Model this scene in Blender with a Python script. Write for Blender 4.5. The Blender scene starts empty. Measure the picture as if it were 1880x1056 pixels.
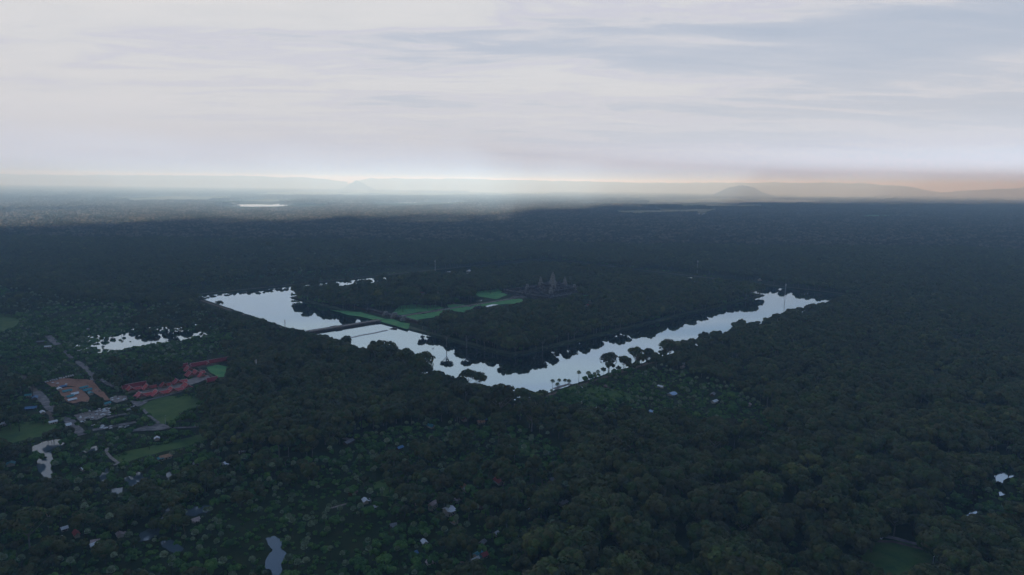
import bpy, math, random
import numpy as np
from mathutils import Vector, Matrix, Euler
S = bpy.context.scene
C = S.collection
rnd = random.Random(7)
NR = np.random.default_rng(11)

# ------------------------------------------------------------------ camera
# metres; x = east, y = north, origin = outer south-west corner of the moat
CX, CY, CH = -695.75, -686.45, 328.9
YAW, PIT, FPX, ROLL = .788, .154, 1232., .0125
Fw = np.array([math.sin(YAW)*math.cos(PIT), math.cos(YAW)*math.cos(PIT), -math.sin(PIT)])
R0 = np.array([math.cos(YAW), -math.sin(YAW), 0.]); D0 = np.cross(Fw, R0)
Rt = math.cos(ROLL)*R0-math.sin(ROLL)*D0; Dn = math.sin(ROLL)*R0+math.cos(ROLL)*D0
cam = bpy.data.cameras.new('camera'); cam_o = bpy.data.objects.new('camera', cam); C.objects.link(cam_o)
cam.sensor_width = 36; cam.lens = 36*FPX/1880; cam.clip_start = 5; cam.clip_end = 200000
M = Matrix((( Rt[0], -Dn[0], -Fw[0], CX), (Rt[1], -Dn[1], -Fw[1], CY), (Rt[2], -Dn[2], -Fw[2], CH), (0, 0, 0, 1)))
cam_o.matrix_world = M
S.camera = cam_o

def proj(x, y, z):
    v = np.stack([np.asarray(x, float)-CX, np.asarray(y, float)-CY, np.asarray(z, float)-CH], -1)
    k = v@Fw
    return 940+FPX*(v@Rt)/k, 528+FPX*(v@Dn)/k, k
def at(u, v, z=0.):
    d = Fw+Rt*(u-940)/FPX+Dn*(v-528)/FPX
    t = (z-CH)/d[2]
    return CX+d[0]*t, CY+d[1]*t

# ------------------------------------------------------------------ world, sun, exposure
SUN_EL, SUN_AZ = math.radians(14), math.radians(231)     # azimuth clockwise from north
W = bpy.data.worlds.new("World"); S.world = W; W.use_nodes = True
nt = W.node_tree; nt.nodes.clear()
def N(tree, t, **kw):
    n = tree.nodes.new(t)
    for k, v in kw.items():
        if k.startswith('i_'):
            key = k[2:]; n.inputs[int(key) if key.isdigit() else key].default_value = v
        else: setattr(n, k, v)
    return n
def L(tree, a, b): tree.links.new(a, b)
def math_n(tree, op, a, b=None, clamp=False):
    n = tree.nodes.new('ShaderNodeMath'); n.operation = op; n.use_clamp = clamp
    for i, x in enumerate((a, b)):
        if x is None: continue
        if isinstance(x, (int, float)): n.inputs[i].default_value = x
        else: tree.links.new(x, n.inputs[i])
    return n.outputs[0]
def ramp(tree, fac, stops):
    n = tree.nodes.new('ShaderNodeValToRGB'); e = n.color_ramp.elements
    while len(e) < len(stops): e.new(.5)
    for k, (p, c) in enumerate(stops):
        e[k].position = p; e[k].color = (*c, 1) if len(c) == 3 else c
    tree.links.new(fac, n.inputs[0]); return n.outputs[0]
def mixc(tree, fac, a, b, mode='MIX'):
    n = tree.nodes.new('ShaderNodeMix'); n.data_type = 'RGBA'; n.blend_type = mode
    for k, x in ((0, fac), (6, a), (7, b)):
        if isinstance(x, (int, float)): n.inputs[k].default_value = x
        elif isinstance(x, tuple): n.inputs[k].default_value = (*x, 1)
        else: tree.links.new(x, n.inputs[k])
    return n.outputs[2]
SKY = .1
out = N(nt, 'ShaderNodeOutputWorld'); bg = N(nt, 'ShaderNodeBackground'); bg.inputs[1].default_value = SKY
sky = N(nt, 'ShaderNodeTexSky', sky_type='NISHITA', sun_disc=False, sun_elevation=SUN_EL, sun_rotation=SUN_AZ)
sky.altitude = 100; sky.dust_density = 2.0
tc = N(nt, 'ShaderNodeTexCoord'); sep = N(nt, 'ShaderNodeSeparateXYZ'); L(nt, tc.outputs['Generated'], sep.inputs[0])
# flat cloud deck: direction projected on a plane overhead
zc = math_n(nt, 'ADD', math_n(nt, 'MAXIMUM', sep.outputs[2], 0.), .07)
cu = N(nt, 'ShaderNodeCombineXYZ')
L(nt, math_n(nt, 'DIVIDE', sep.outputs[0], zc), cu.inputs[0]); L(nt, math_n(nt, 'DIVIDE', sep.outputs[1], zc), cu.inputs[1])
mr = N(nt, 'ShaderNodeMapping'); mr.inputs['Rotation'].default_value = (0, 0, YAW-.06); L(nt, cu.outputs[0], mr.inputs[0])
mp = N(nt, 'ShaderNodeMapping'); mp.inputs['Scale'].default_value = (.62, 1.6, 1); mp.inputs['Location'].default_value = (5.1, 2.4, 0); L(nt, mr.outputs[0], mp.inputs[0])
n1 = N(nt, 'ShaderNodeTexNoise', i_Scale=.55, i_Detail=7., i_Roughness=.58, i_Distortion=.35); L(nt, mp.outputs[0], n1.inputs['Vector'])
n2 = N(nt, 'ShaderNodeTexNoise', i_Scale=1.5, i_Detail=9., i_Roughness=.62, i_Distortion=.8); L(nt, mp.outputs[0], n2.inputs['Vector'])
# more broken, bluer cloud towards the east
az = N(nt, 'ShaderNodeVectorMath', operation='DOT_PRODUCT'); L(nt, tc.outputs['Generated'], az.inputs[0]); az.inputs[1].default_value = tuple(Rt)
side = math_n(nt, 'MULTIPLY', math_n(nt, 'ADD', az.outputs['Value'], .12), .15)
dens = math_n(nt, 'ADD', math_n(nt, 'ADD', math_n(nt, 'MULTIPLY', n1.outputs[0], .6), math_n(nt, 'MULTIPLY', n2.outputs[0], .4)), side)
cl = ramp(nt, dens, [(.38, (8.1, 8.1, 8.3)), (.475, (7.6, 7.7, 8.0)), (.52, (6.8, 6.9, 7.9)), (.545, (7.2, 7.3, 7.9)), (.6, (5.7, 6.2, 7.3)), (.7, (4.9, 5.6, 6.9))])
low = ramp(nt, sep.outputs[2], [(0., (1, 1, 1)), (.05, (.9, .9, .9)), (.1, (.5, .5, .5)), (.22, (0, 0, 0))])
hz = ramp(nt, sep.outputs[2], [(.003, (4.4, 7.2, 15.5)), (.009, (5.6, 8.0, 15.)), (.017, (7.2, 9.1, 13.2)), (.034, (7.8, 9.2, 12.0)), (.07, (7.8, 8.7, 10.4)), (.13, (7.8, 8.2, 9.3))])
# low eastern sky brightened to make up for light lost in the haze
east = math_n(nt, 'MULTIPLY', math_n(nt, 'MAXIMUM', math_n(nt, 'SUBTRACT', az.outputs['Value'], -.03), 0.), ramp(nt, sep.outputs[2], [(.0, (1, 1, 1)), (.03, (.9, .9, .9)), (.055, (.25, .25, .25)), (.1, (0, 0, 0))]))
eb = N(nt, 'ShaderNodeVectorMath', operation='SCALE'); eb.inputs[0].default_value = (7.0, 10.8, 16.); L(nt, math_n(nt, 'MULTIPLY', east, 1.05), eb.inputs['Scale'])
hv = N(nt, 'ShaderNodeVectorMath', operation='ADD'); L(nt, hz, hv.inputs[0]); L(nt, eb.outputs[0], hv.inputs[1]); hz = hv.outputs[0]
cl2 = mixc(nt, math_n(nt, 'MULTIPLY', low, .85), cl, hz)
# unseen sky above the frame, made dim and blue to tint the ambient light
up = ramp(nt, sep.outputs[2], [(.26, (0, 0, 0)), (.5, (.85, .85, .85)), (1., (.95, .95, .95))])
bk = N(nt, 'ShaderNodeVectorMath', operation='DOT_PRODUCT'); L(nt, tc.outputs['Generated'], bk.inputs[0]); bk.inputs[1].default_value = (math.sin(YAW), math.cos(YAW), 0)
# unseen sky behind the camera, darkened to cut the near haze veil
back = ramp(nt, math_n(nt, 'ADD', math_n(nt, 'MULTIPLY', bk.outputs['Value'], .5), .5), [(.2, (1, 1, 1)), (.6, (0, 0, 0))])
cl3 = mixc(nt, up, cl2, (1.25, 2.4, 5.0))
cl3 = mixc(nt, math_n(nt, 'MULTIPLY', back, .85), cl3, (.8, 1.2, 1.9))
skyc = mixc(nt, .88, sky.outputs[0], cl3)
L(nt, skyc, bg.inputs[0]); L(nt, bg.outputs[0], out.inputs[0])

sun = bpy.data.lights.new('sun', 'SUN'); sun.energy = 5.0; sun.angle = math.radians(.9); sun.color = (.96, .98, 1)
so = bpy.data.objects.new('sun', sun); C.objects.link(so)
sd = Vector((math.sin(SUN_AZ)*math.cos(SUN_EL), math.cos(SUN_AZ)*math.cos(SUN_EL), math.sin(SUN_EL)))
so.rotation_euler = sd.to_track_quat('Z', 'Y').to_euler(); so.location = (0, 0, 3000)

S.view_settings.view_transform = 'Standard'; S.view_settings.look = 'None'; S.view_settings.gamma = 1
S.view_settings.exposure = 0; S.view_settings.use_curve_mapping = False
S.render.engine = 'CYCLES'; cy = S.cycles
cy.use_denoising = True; cy.max_bounces = 5; cy.diffuse_bounces = 2; cy.glossy_bounces = 2; cy.volume_bounces = 2
cy.transparent_max_bounces = 8; cy.use_adaptive_sampling = True; cy.adaptive_threshold = .01
S.render.use_persistent_data = False

# ------------------------------------------------------------------ materials
def mat(name, build):
    m = bpy.data.materials.new(name); m.use_nodes = True; t = m.node_tree
    build(t, t.nodes['Principled BSDF']); return m
def noisy(name, c1, c2, scale=.3, rough=.85, detail=5, bump=0., c3=None, coord='Object'):
    def b(t, p):
        tc = N(t, 'ShaderNodeTexCoord')
        n = N(t, 'ShaderNodeTexNoise', i_Scale=scale, i_Detail=float(detail), i_Roughness=.6)
        if coord == 'World':
            g = N(t, 'ShaderNodeNewGeometry'); L(t, g.outputs['Position'], n.inputs['Vector'])
        else: L(t, tc.outputs[coord], n.inputs['Vector'])
        st = [(.35, c1), (.65, c2)] if c3 is None else [(.3, c1), (.5, c2), (.7, c3)]
        L(t, ramp(t, n.outputs[0], st), p.inputs['Base Color'])
        p.inputs['Roughness'].default_value = rough; p.inputs['Specular IOR Level'].default_value = .25
        if bump:
            bp = N(t, 'ShaderNodeBump', i_Strength=bump); L(t, n.outputs[0], bp.inputs['Height']); L(t, bp.outputs[0], p.inputs['Normal'])
    return mat(name, b)
M_ = {}
M_['laterite'] = noisy('laterite', (.045, .032, .03), (.13, .085, .07), .5)
M_['sandstone'] = noisy('sandstone', (.025, .022, .024), (.075, .065, .065), .15, c3=(.22, .2, .19))
M_['towerstone'] = noisy('tower_stone', (.12, .12, .11), (.27, .265, .25), .4, c3=(.4, .39, .36))
M_['paving'] = noisy('pale_paving', (0.240, 0.196, 0.165), (0.408, 0.345, 0.297), .15)
M_['asphalt'] = noisy('asphalt', (0.132, 0.121, 0.116), (0.312, 0.276, 0.253), .12, coord='World')
M_['dirt'] = noisy('dirt', (.1, .075, .055), (.22, .16, .12), .12, coord='World')
M_['orange_dirt'] = noisy('orange_dirt', (0.204, 0.098, 0.055), (0.396, 0.184, 0.110), .1, c3=(0.312, 0.172, 0.110), coord='World')
M_['grass'] = noisy('lawn', (0.029, 0.084, 0.018), (0.072, 0.140, 0.023), .045, c3=(0.116, 0.168, 0.039), coord='World')
M_['lawn2'] = noisy('temple_lawn', (0.041, 0.126, 0.036), (0.080, 0.217, 0.055), .06, c3=(0.174, 0.224, 0.072), coord='World')
M_['lawn2'] = noisy('temple_lawn', (0.058, 0.238, 0.078), (0.102, 0.336, 0.104), .05, c3=(0.203, 0.378, 0.104), coord='World')
M_['trunk'] = noisy('pale_bark', (.12, .11, .1), (.3, .28, .25), .6)
M_['dark_trunk'] = noisy('dark_bark', (.04, .035, .03), (.1, .09, .075), .6)
M_['white'] = noisy('white_paint', (.62, .62, .62), (.82, .82, .82), .8, .4)
M_['glass'] = noisy('dark_glass', (.015, .02, .025), (.03, .035, .04), .8, .1)
M_['rubber'] = noisy('rubber', (.02, .02, .02), (.03, .03, .03), 2.)
M_['red_roof'] = noisy('red_tiles', (.5, .075, .075), (.72, .16, .15), .7)
M_['shaded_red_roof'] = noisy('shaded_red_tiles', (.26, .03, .045), (.4, .06, .075), .5)  # same red tiles, with the shade of south-facing slopes in the colour
M_['trim'] = noisy('pink_white_trim', (.7, .48, .45), (.85, .65, .62), .6)
M_['cream'] = noisy('cream_wall', (.4, .34, .28), (.6, .54, .46), .5)
M_['wood'] = noisy('wood_wall', (.07, .045, .03), (.17, .11, .08), .7)
for k, a, b in (('white', (.7, .7, .7), (.9, .9, .9)), ('grey', (.14, .14, .14), (.26, .26, .27)), ('red', (.28, .04, .045), (.42, .07, .06)),
                ('teal', (.04, .2, .23), (.1, .36, .38)), ('blue', (.07, .16, .3), (.14, .28, .45)), ('light_blue', (.35, .5, .68), (.55, .7, .85)),
                ('orange', (.42, .2, .1), (.62, .34, .2)), ('brown', (.14, .085, .065), (.26, .17, .13)), ('pink', (.42, .3, .27), (.62, .48, .44))):
    M_['roof_'+k] = noisy(k+'_metal_sheet_roof', a, b, .5, .55)
M_['pole'] = noisy('galvanised_steel', (.45, .47, .48), (.6, .62, .62), .5, .5)
M_['cloud'] = noisy('cloud', (.75, .75, .77), (.85, .85, .85), .001)

def foliage(name, stops, tint=(1, 1, 1)):
    def b(t, p):
        oi = N(t, 'ShaderNodeObjectInfo'); at_ = N(t, 'ShaderNodeAttribute', attribute_name='tone')
        g = N(t, 'ShaderNodeNewGeometry')
        n = N(t, 'ShaderNodeTexNoise', i_Scale=.0045, i_Detail=3.); L(t, g.outputs['Position'], n.inputs['Vector'])
        f = math_n(t, 'ADD', math_n(t, 'MULTIPLY', oi.outputs['Random'], .5), math_n(t, 'MULTIPLY', n.outputs[0], .55))
        f = math_n(t, 'ADD', f, math_n(t, 'SUBTRACT', at_.outputs['Fac'], .5), True)
        L(t, ramp(t, f, stops), p.inputs['Base Color'])
        p.inputs['Roughness'].default_value = .7; p.inputs['Specular IOR Level'].default_value = .3
    return mat(name, b)
FOL = [(.03, (0.017, 0.032, 0.007)), (.22, (0.064, 0.060, 0.017)), (.36, (0.027, 0.055, 0.011)), (.5, (0.091, 0.093, 0.025)), (.62, (0.034, 0.082, 0.011)), (.78, (0.103, 0.093, 0.026)), (.88, (0.070, 0.122, 0.017)), (.98, (0.172, 0.176, 0.044))]
M_['leaf'] = foliage('forest_leaves', FOL)
M_['leaf_far'] = foliage('sunlit_far_leaves', [(.05, (0.025, 0.043, 0.030)), (.3, (0.060, 0.068, 0.051)), (.42, (0.030, 0.051, 0.034)), (.56, (0.102, 0.098, 0.076)), (.68, (0.043, 0.076, 0.043)), (.82, (0.170, 0.145, 0.111)), (.97, (0.204, 0.196, 0.153))])  # far crowns with tan tones, brightened to strengthen the sunlit band
M_['leaf_low'] = foliage('green_leaves', [(.1, (0.033, 0.091, 0.019)), (.4, (0.054, 0.146, 0.027)), (.65, (0.089, 0.215, 0.038)), (.95, (0.179, 0.289, 0.060))])
M_['leaf_palm'] = foliage('palm_fronds', [(.1, (0.139, 0.218, 0.125)), (.5, (0.245, 0.317, 0.188)), (.95, (0.350, 0.420, 0.252))])

def water_mat(name, base, ior, rough=.03, met=0.):
    def b(t, p):
        g = N(t, 'ShaderNodeNewGeometry')
        n = N(t, 'ShaderNodeTexNoise', i_Scale=.035, i_Detail=5.); L(t, g.outputs['Position'], n.inputs['Vector'])
        bp = N(t, 'ShaderNodeBump', i_Strength=.05, i_Distance=1.); L(t, n.outputs[0], bp.inputs['Height'])
        L(t, bp.outputs[0], p.inputs['Normal'])
        p.inputs['Base Color'].default_value = (*base, 1); p.inputs['Roughness'].default_value = rough
        p.inputs['IOR'].default_value = ior; p.inputs['Metallic'].default_value = met; p.inputs['Specular Tint'].default_value = (.74, .88, 1, 1); p.inputs['Specular IOR Level'].default_value = .5
    return mat(name, b)
M_['water'] = water_mat('moat_water', (.44, .58, .68), 1.6, .03, 1.)
M_['pondwater'] = water_mat('pond_water', (.42, .5, .58), 1.6, .05, 1.)

def ground_b(t, p):
    g = N(t, 'ShaderNodeNewGeometry')
    n1 = N(t, 'ShaderNodeTexNoise', i_Scale=.05, i_Detail=6., i_Roughness=.65); L(t, g.outputs['Position'], n1.inputs['Vector'])
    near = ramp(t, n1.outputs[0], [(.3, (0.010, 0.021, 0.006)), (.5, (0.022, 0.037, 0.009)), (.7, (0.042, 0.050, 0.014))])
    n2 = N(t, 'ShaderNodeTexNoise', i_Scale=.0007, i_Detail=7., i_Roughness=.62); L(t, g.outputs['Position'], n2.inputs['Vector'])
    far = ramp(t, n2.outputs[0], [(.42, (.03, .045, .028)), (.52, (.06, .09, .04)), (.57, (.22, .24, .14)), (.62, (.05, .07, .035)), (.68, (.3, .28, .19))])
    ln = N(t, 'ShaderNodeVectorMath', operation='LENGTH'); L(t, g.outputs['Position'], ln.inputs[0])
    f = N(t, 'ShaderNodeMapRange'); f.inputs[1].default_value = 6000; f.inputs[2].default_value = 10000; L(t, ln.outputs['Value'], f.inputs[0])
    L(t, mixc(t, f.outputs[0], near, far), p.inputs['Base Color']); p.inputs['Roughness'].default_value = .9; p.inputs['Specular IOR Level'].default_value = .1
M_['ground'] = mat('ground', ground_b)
M_['hill'] = noisy('hill_slopes', (.08, .09, .08), (.14, .15, .13), .002, coord='World')

# ------------------------------------------------------------------ mesh helpers
class MB:
    def __init__(s): s.v = []; s.f = []; s.mi = []; s.cur = 0
    def add(s, vs, fs):
        b = len(s.v); s.v += [tuple(v) for v in vs]; s.f += [tuple(b+i for i in f) for f in fs]; s.mi += [s.cur]*len(fs)
    def box(s, c, sz, rz=0., top=1.):
        cx, cy, z0 = c; w, l, h = sz[0]/2, sz[1]/2, sz[2]; co, si = math.cos(rz), math.sin(rz); vs = []
        for z, k in ((z0, 1.), (z0+h, top)):
            for a, b in ((-w, -l), (w, -l), (w, l), (-w, l)):
                a *= k; b *= k; vs.append((cx+a*co-b*si, cy+a*si+b*co, z))
        s.add(vs, [(3, 2, 1, 0), (4, 5, 6, 7), (0, 1, 5, 4), (1, 2, 6, 5), (2, 3, 7, 6), (3, 0, 4, 7)])
    def lathe(s, prof, seg=12, c=(0, 0), sq=0., tilt=(0, 0)):
        vs = []; z0 = prof[0][1]
        for r, z in prof:
            for i in range(seg):
                a = 2*math.pi*(i+.5)/seg; q = r/max(abs(math.cos(a)), abs(math.sin(a)))*.86 if sq else r
                q = r*(1-sq)+q*sq
                vs.append((c[0]+q*math.cos(a)+tilt[0]*(z-z0), c[1]+q*math.sin(a)+tilt[1]*(z-z0), z))
        n = len(prof); fs = [(j*seg+i, j*seg+(i+1) % seg, (j+1)*seg+(i+1) % seg, (j+1)*seg+i) for j in range(n-1) for i in range(seg)]
        fs.append(tuple(range(seg))[::-1]); fs.append(tuple((n-1)*seg+i for i in range(seg)))
        s.add(vs, fs)
    def tube(s, p, q, r0, r1, seg=6):
        p, q = Vector(p), Vector(q); d = (q-p).normalized(); a = d.orthogonal().normalized(); b = d.cross(a); vs = []
        for o, r in ((p, r0), (q, r1)):
            for i in range(seg):
                t = 2*math.pi*i/seg; vs.append(o+a*r*math.cos(t)+b*r*math.sin(t))
        s.add(vs, [(i, (i+1) % seg, seg+(i+1) % seg, seg+i) for i in range(seg)]+[tuple(range(seg))[::-1], tuple(seg+i for i in range(seg))])
    def gable(s, c, w, l, z, h, over=.6, th=.25, sag=0.):
        """gable roof as two thick sloping slabs; ridge along x (length w)"""
        cx, cy = c; x0, x1 = cx-w/2-over, cx+w/2+over; n = 5
        for sg in (-1, 1):
            pr = []
            for i in range(n):
                t = i/(n-1); yy = (l/2+over)*(1-t); zz = z-over*.35+(h+over*.35)*(t-sag*math.sin(t*math.pi))
                pr.append((cy+sg*yy, zz))
            vs = [(x, a, b) for x in (x0, x1) for a, b in pr]+[(x, a, b-th) for x in (x0, x1) for a, b in pr]
            fs = []
            for i in range(n-1):
                fs.append((i, i+1, n+i+1, n+i)); fs.append((2*n+i, 3*n+i, 3*n+i+1, 2*n+i+1))
                fs.append((i, 2*n+i, 2*n+i+1, i+1)); fs.append((n+i, n+i+1, 3*n+i+1, 3*n+i))
            fs.append((0, n, 3*n, 2*n)); s.add(vs, fs)
    def build(s, name, mats, parent=None, smooth=False):
        me = bpy.data.meshes.new(name); me.from_pydata(s.v, [], s.f)
        for m in (mats if isinstance(mats, (list, tuple)) else [mats]): me.materials.append(m)
        if any(s.mi): me.polygons.foreach_set('material_index', s.mi)
        if smooth: me.polygons.foreach_set('use_smooth', [True]*len(s.f))
        me.update(); o = bpy.data.objects.new(name, me); C.objects.link(o)
        if parent: o.parent = parent
        return o
def tag(o, label=None, cat=None, group=None, kind=None):
    for k, v in (('label', label), ('category', cat), ('group', group), ('kind', kind)):
        if v: o[k] = v
    return o
def empty(name, loc, rz=0.):
    o = bpy.data.objects.new(name, None); C.objects.link(o); o.location = loc; o.rotation_euler = (0, 0, rz); o.empty_display_size = 1; return o
def copy_tree(o, parent=None):
    c = o.copy(); C.objects.link(c); c.parent = parent
    for ch in list(o.children): copy_tree(ch, c)
    return c

# ------------------------------------------------------------------ keep-clear map: ground that trees must not stand in front of
MASK = np.zeros((1056, 1880), bool); DEPTH = np.full((1056, 1880), 1e9, 'f')   # DEPTH: trees farther than this stand behind the thing
def fill(poly, m=MASK, val=True):
    p = np.array(poly, float); y0, y1 = max(0, int(p[:, 1].min())), min(1055, int(p[:, 1].max())+1)
    for y in range(y0, y1+1):
        xs = []
        for i in range(len(p)):
            a, b = p[i], p[(i+1) % len(p)]
            if (a[1] <= y) != (b[1] <= y): xs.append(a[0]+(y-a[1])*(b[0]-a[0])/(b[1]-a[1]))
        xs.sort()
        for a, b in zip(xs[::2], xs[1::2]): m[y, max(0, int(round(a))):max(0, int(round(b)))] = val
def line_poly(pts, w):
    """image polyline -> polygon of half width w px"""
    a, b = [], []
    for i, p in enumerate(pts):
        q0, q1 = pts[max(0, i-1)], pts[min(len(pts)-1, i+1)]
        dx, dy = q1[0]-q0[0], q1[1]-q0[1]; l = math.hypot(dx, dy); nx, ny = -dy/l, dx/l
        a.append((p[0]+nx*w, p[1]+ny*w)); b.append((p[0]-nx*w, p[1]-ny*w))
    return a+b[::-1]
def clear_spot(x, y, rx, ry=None, depth=None):
    ry = ry or rx; p = [(x+rx*math.cos(t), y+ry*math.sin(t)) for t in np.linspace(0, 6.283, 13)[:-1]]
    if depth:
        t = np.zeros_like(MASK); fill(p, t); DEPTH[t & ~MASK] = depth; MASK[t] = True
    else: fill(p)

# ------------------------------------------------------------------ ground, moat
def ring(x0, y0, x1, y1, off, z, jit=0., step=14., seed=3):
    g = random.Random(seed); n1, n2 = int((x1-x0)/step), int((y1-y0)/step); pts = []
    for i in range(n1): pts.append((x0+(x1-x0)*i/n1, y0, 0, 1))
    for i in range(n2): pts.append((x1, y0+(y1-y0)*i/n2, -1, 0))
    for i in range(n1): pts.append((x1-(x1-x0)*i/n1, y1, 0, -1))
    for i in range(n2): pts.append((x0, y1-(y1-y0)*i/n2, 1, 0))
    cx, cy = (x0+x1)/2, (y0+y1)/2; o = []
    for x, y, nx, ny in pts:
        fx, fy = (x-cx)/((x1-x0)/2), (y-cy)/((y1-y0)/2)
        j = g.uniform(-jit, jit)
        # rounded corners
        cr = max(0, min(abs(fx), abs(fy))-.93)/.07; shr = 1-.012*cr
        o.append((cx+(x-cx)*shr*(1-2*off/(x1-x0))+nx*j, cy+(y-cy)*shr*(1-2*off/(y1-y0))+ny*j, z))
    return o
WL = -2.4
outer = (0, 0, 1500, 1300); inner = (190, 190, 1310, 1110)
def loft(rings, close=False):
    n = len(rings[0]); vs = [v for r in rings for v in r]; fs = []
    for j in range(len(rings)-1):
        for i in range(n): fs.append((j*n+i, j*n+(i+1) % n, (j+1)*n+(i+1) % n, (j+1)*n+i))
    if close: fs.append(tuple((len(rings)-1)*n+i for i in range(n)))
    return vs, fs
BIG = 33000.
def big(r, k):
    cx, cy = 750, 650; o = []
    for x, y, z in r:
        q = k/max(abs(x-cx)/750, abs(y-cy)/650)/1.; dx, dy = (x-cx)*q, (y-cy)*q; o.append((cx+dx/750, cy+dy/650, 0.))
    return o
r_out0 = ring(*outer, 0, 0, 2.); r_out1 = ring(*outer, 9, WL-2, 2.)
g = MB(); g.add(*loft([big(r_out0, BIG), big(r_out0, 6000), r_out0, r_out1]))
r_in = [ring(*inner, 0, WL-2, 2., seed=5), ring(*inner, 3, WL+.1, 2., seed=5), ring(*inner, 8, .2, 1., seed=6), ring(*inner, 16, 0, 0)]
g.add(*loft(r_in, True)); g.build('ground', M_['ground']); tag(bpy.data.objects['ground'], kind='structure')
w = MB(); w.add([(-30, -30, WL), (1530, -30, WL), (1530, 1330, WL), (-30, 1330, WL)], [(0, 1, 2, 3)])
tag(w.build('moat_water', M_['water']), kind='structure')
# grassy embankment strip of the island and laterite edge
e = MB(); e.add(*loft([ring(*inner, 5, -1.4, .8, seed=8), ring(*inner, 9, .32, .8, seed=9), ring(*inner, 24, .12, 3., seed=10)]))
tag(e.build('grass_bank', noisy('bank_grass', (.03, .06, .02), (.07, .1, .04), .03, c3=(.13, .12, .07), coord='World')), kind='structure')
e = MB(); e.add(*loft([ring(*outer, -14, .12, 1., seed=18), ring(*outer, -6, .15, 1., seed=19)]))
tag(e.build('moat_path', M_['dirt']), kind='structure')
for px in [[(690, 500), (780, 494), (870, 487), (1010, 475)], [(1180, 489), (1300, 503), (1420, 520), (1545, 537)]]: fill(line_poly(px, 2))

def holes(poly, frac, r):
    x0, x1 = min(p[0] for p in poly), max(p[0] for p in poly); y0, y1 = min(p[1] for p in poly), max(p[1] for p in poly); n = int((x1-x0)*(y1-y0)*frac/(r*r*2))
    for _ in range(n):
        u, v, q = rnd.uniform(x0, x1), rnd.uniform(y0, y1), r*rnd.uniform(.6, 1.4); fill([(u+q*math.cos(t), v+q*.7*math.sin(t)) for t in np.linspace(0, 6.283, 9)[:-1]], MASK, False)
_z = [0.10]
def sheet(name, poly, m, kind='structure', grow=1.22, mask=True, sub=True, zz=None):
    """flat patch of land unprojected from its outline as seen; kept clear of trees"""
    if mask: fill(poly)
    p = []
    n = len(poly); g = random.Random(int(poly[0][0]*7+poly[0][1]))
    for i in range(n):
        a, b = poly[i], poly[(i+1) % n]
        for k in range(4 if sub else 1):
            t = k/(4 if sub else 1); d = math.hypot(b[0]-a[0], b[1]-a[1])*(.08 if name == 'pond' else .035) if (sub and k) else 0
            p.append((a[0]+(b[0]-a[0])*t+g.uniform(-d, d), a[1]+(b[1]-a[1])*t+g.uniform(-d, d)*.5))
    _z[0] += .013
    z = _z[0] if zz is None else zz
    vs = [(*at(u, v), z) for u, v in p]; cx, cy = sum(q[0] for q in vs)/len(vs), sum(q[1] for q in vs)/len(vs)
    if grow > 1: vs = [(cx+(q[0]-cx)*(1+(grow-1)*g.uniform(.6, 1.4)), cy+(q[1]-cy)*(1+(grow-1)*g.uniform(.6, 1.4)), z) for q in vs]
    mb = MB(); mb.add(vs, [tuple(range(len(vs)))]); o = mb.build(name, m)
    import bmesh
    bm = bmesh.new(); bm.from_mesh(o.data); bmesh.ops.triangulate(bm, faces=bm.faces)
    for f in bm.faces:
        if f.normal.z < 0: f.normal_flip()
    bm.to_mesh(o.data); bm.free()
    tag(o, kind=kind); return o
def strip(name, pts, w, m, mw=2.5, zoff=0.):
    """road: image polyline to ground polyline with a real width in metres"""
    fill(line_poly(pts, mw)); _z[0] += .013; z = _z[0]+zoff
    P = [Vector(at(*p)) for p in pts]; Q = []
    for i in range(len(P)-1):
        for k in range(4): Q.append(P[i].lerp(P[i+1], k/4))
    Q.append(P[-1]); g = random.Random(5); a = []
    for i, p in enumerate(Q):
        d = (Q[min(len(Q)-1, i+1)]-Q[max(0, i-1)]).normalized(); nn = Vector((-d.y, d.x)); j = g.uniform(.85, 1.12)
        a += [(*(p+nn*w/2*j), z), (*(p-nn*w/2*j), z)]
    mb = MB(); mb.add(a, [(2*i, 2*i+1, 2*i+3, 2*i+2) for i in range(len(Q)-1)]); o = mb.build(name, m)
    return tag(o, kind='structure')

# visible moat outline
fill([(365, 556), (376, 547), (512, 527), (516, 545), (570, 567), (640, 587), (690, 597), (760, 606), (800, 632), (860, 647), (935, 659), (1000, 652), (1060, 638), (1150, 614), (1230, 597),
      (1330, 574), (1425, 549), (1442, 526), (1552, 537), (1540, 546), (1505, 556), (1480, 559), (1445, 566), (1410, 582), (1395, 587), (1362, 585), (1340, 597), (1290, 611), (1265, 625), (1225, 630), (1190, 643), (1150, 645), (1140, 655), (1105, 662), (1090, 678),
      (1040, 700), (1010, 712), (985, 716), (940, 712), (905, 714), (885, 700), (850, 689), (800, 682), (775, 656), (745, 650), (722, 634), (690, 630), (660, 642), (632, 628), (610, 616), (575, 611),
      (520, 598), (490, 588), (450, 577), (430, 570), (400, 567), (378, 557)])
for p in ([(560, 527), (600, 522), (600, 527), (562, 531)], [(612, 521), (655, 516), (690, 513), (688, 517), (640, 522), (612, 526)], [(700, 511), (716, 509), (714, 512)]): fill(p)

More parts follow.
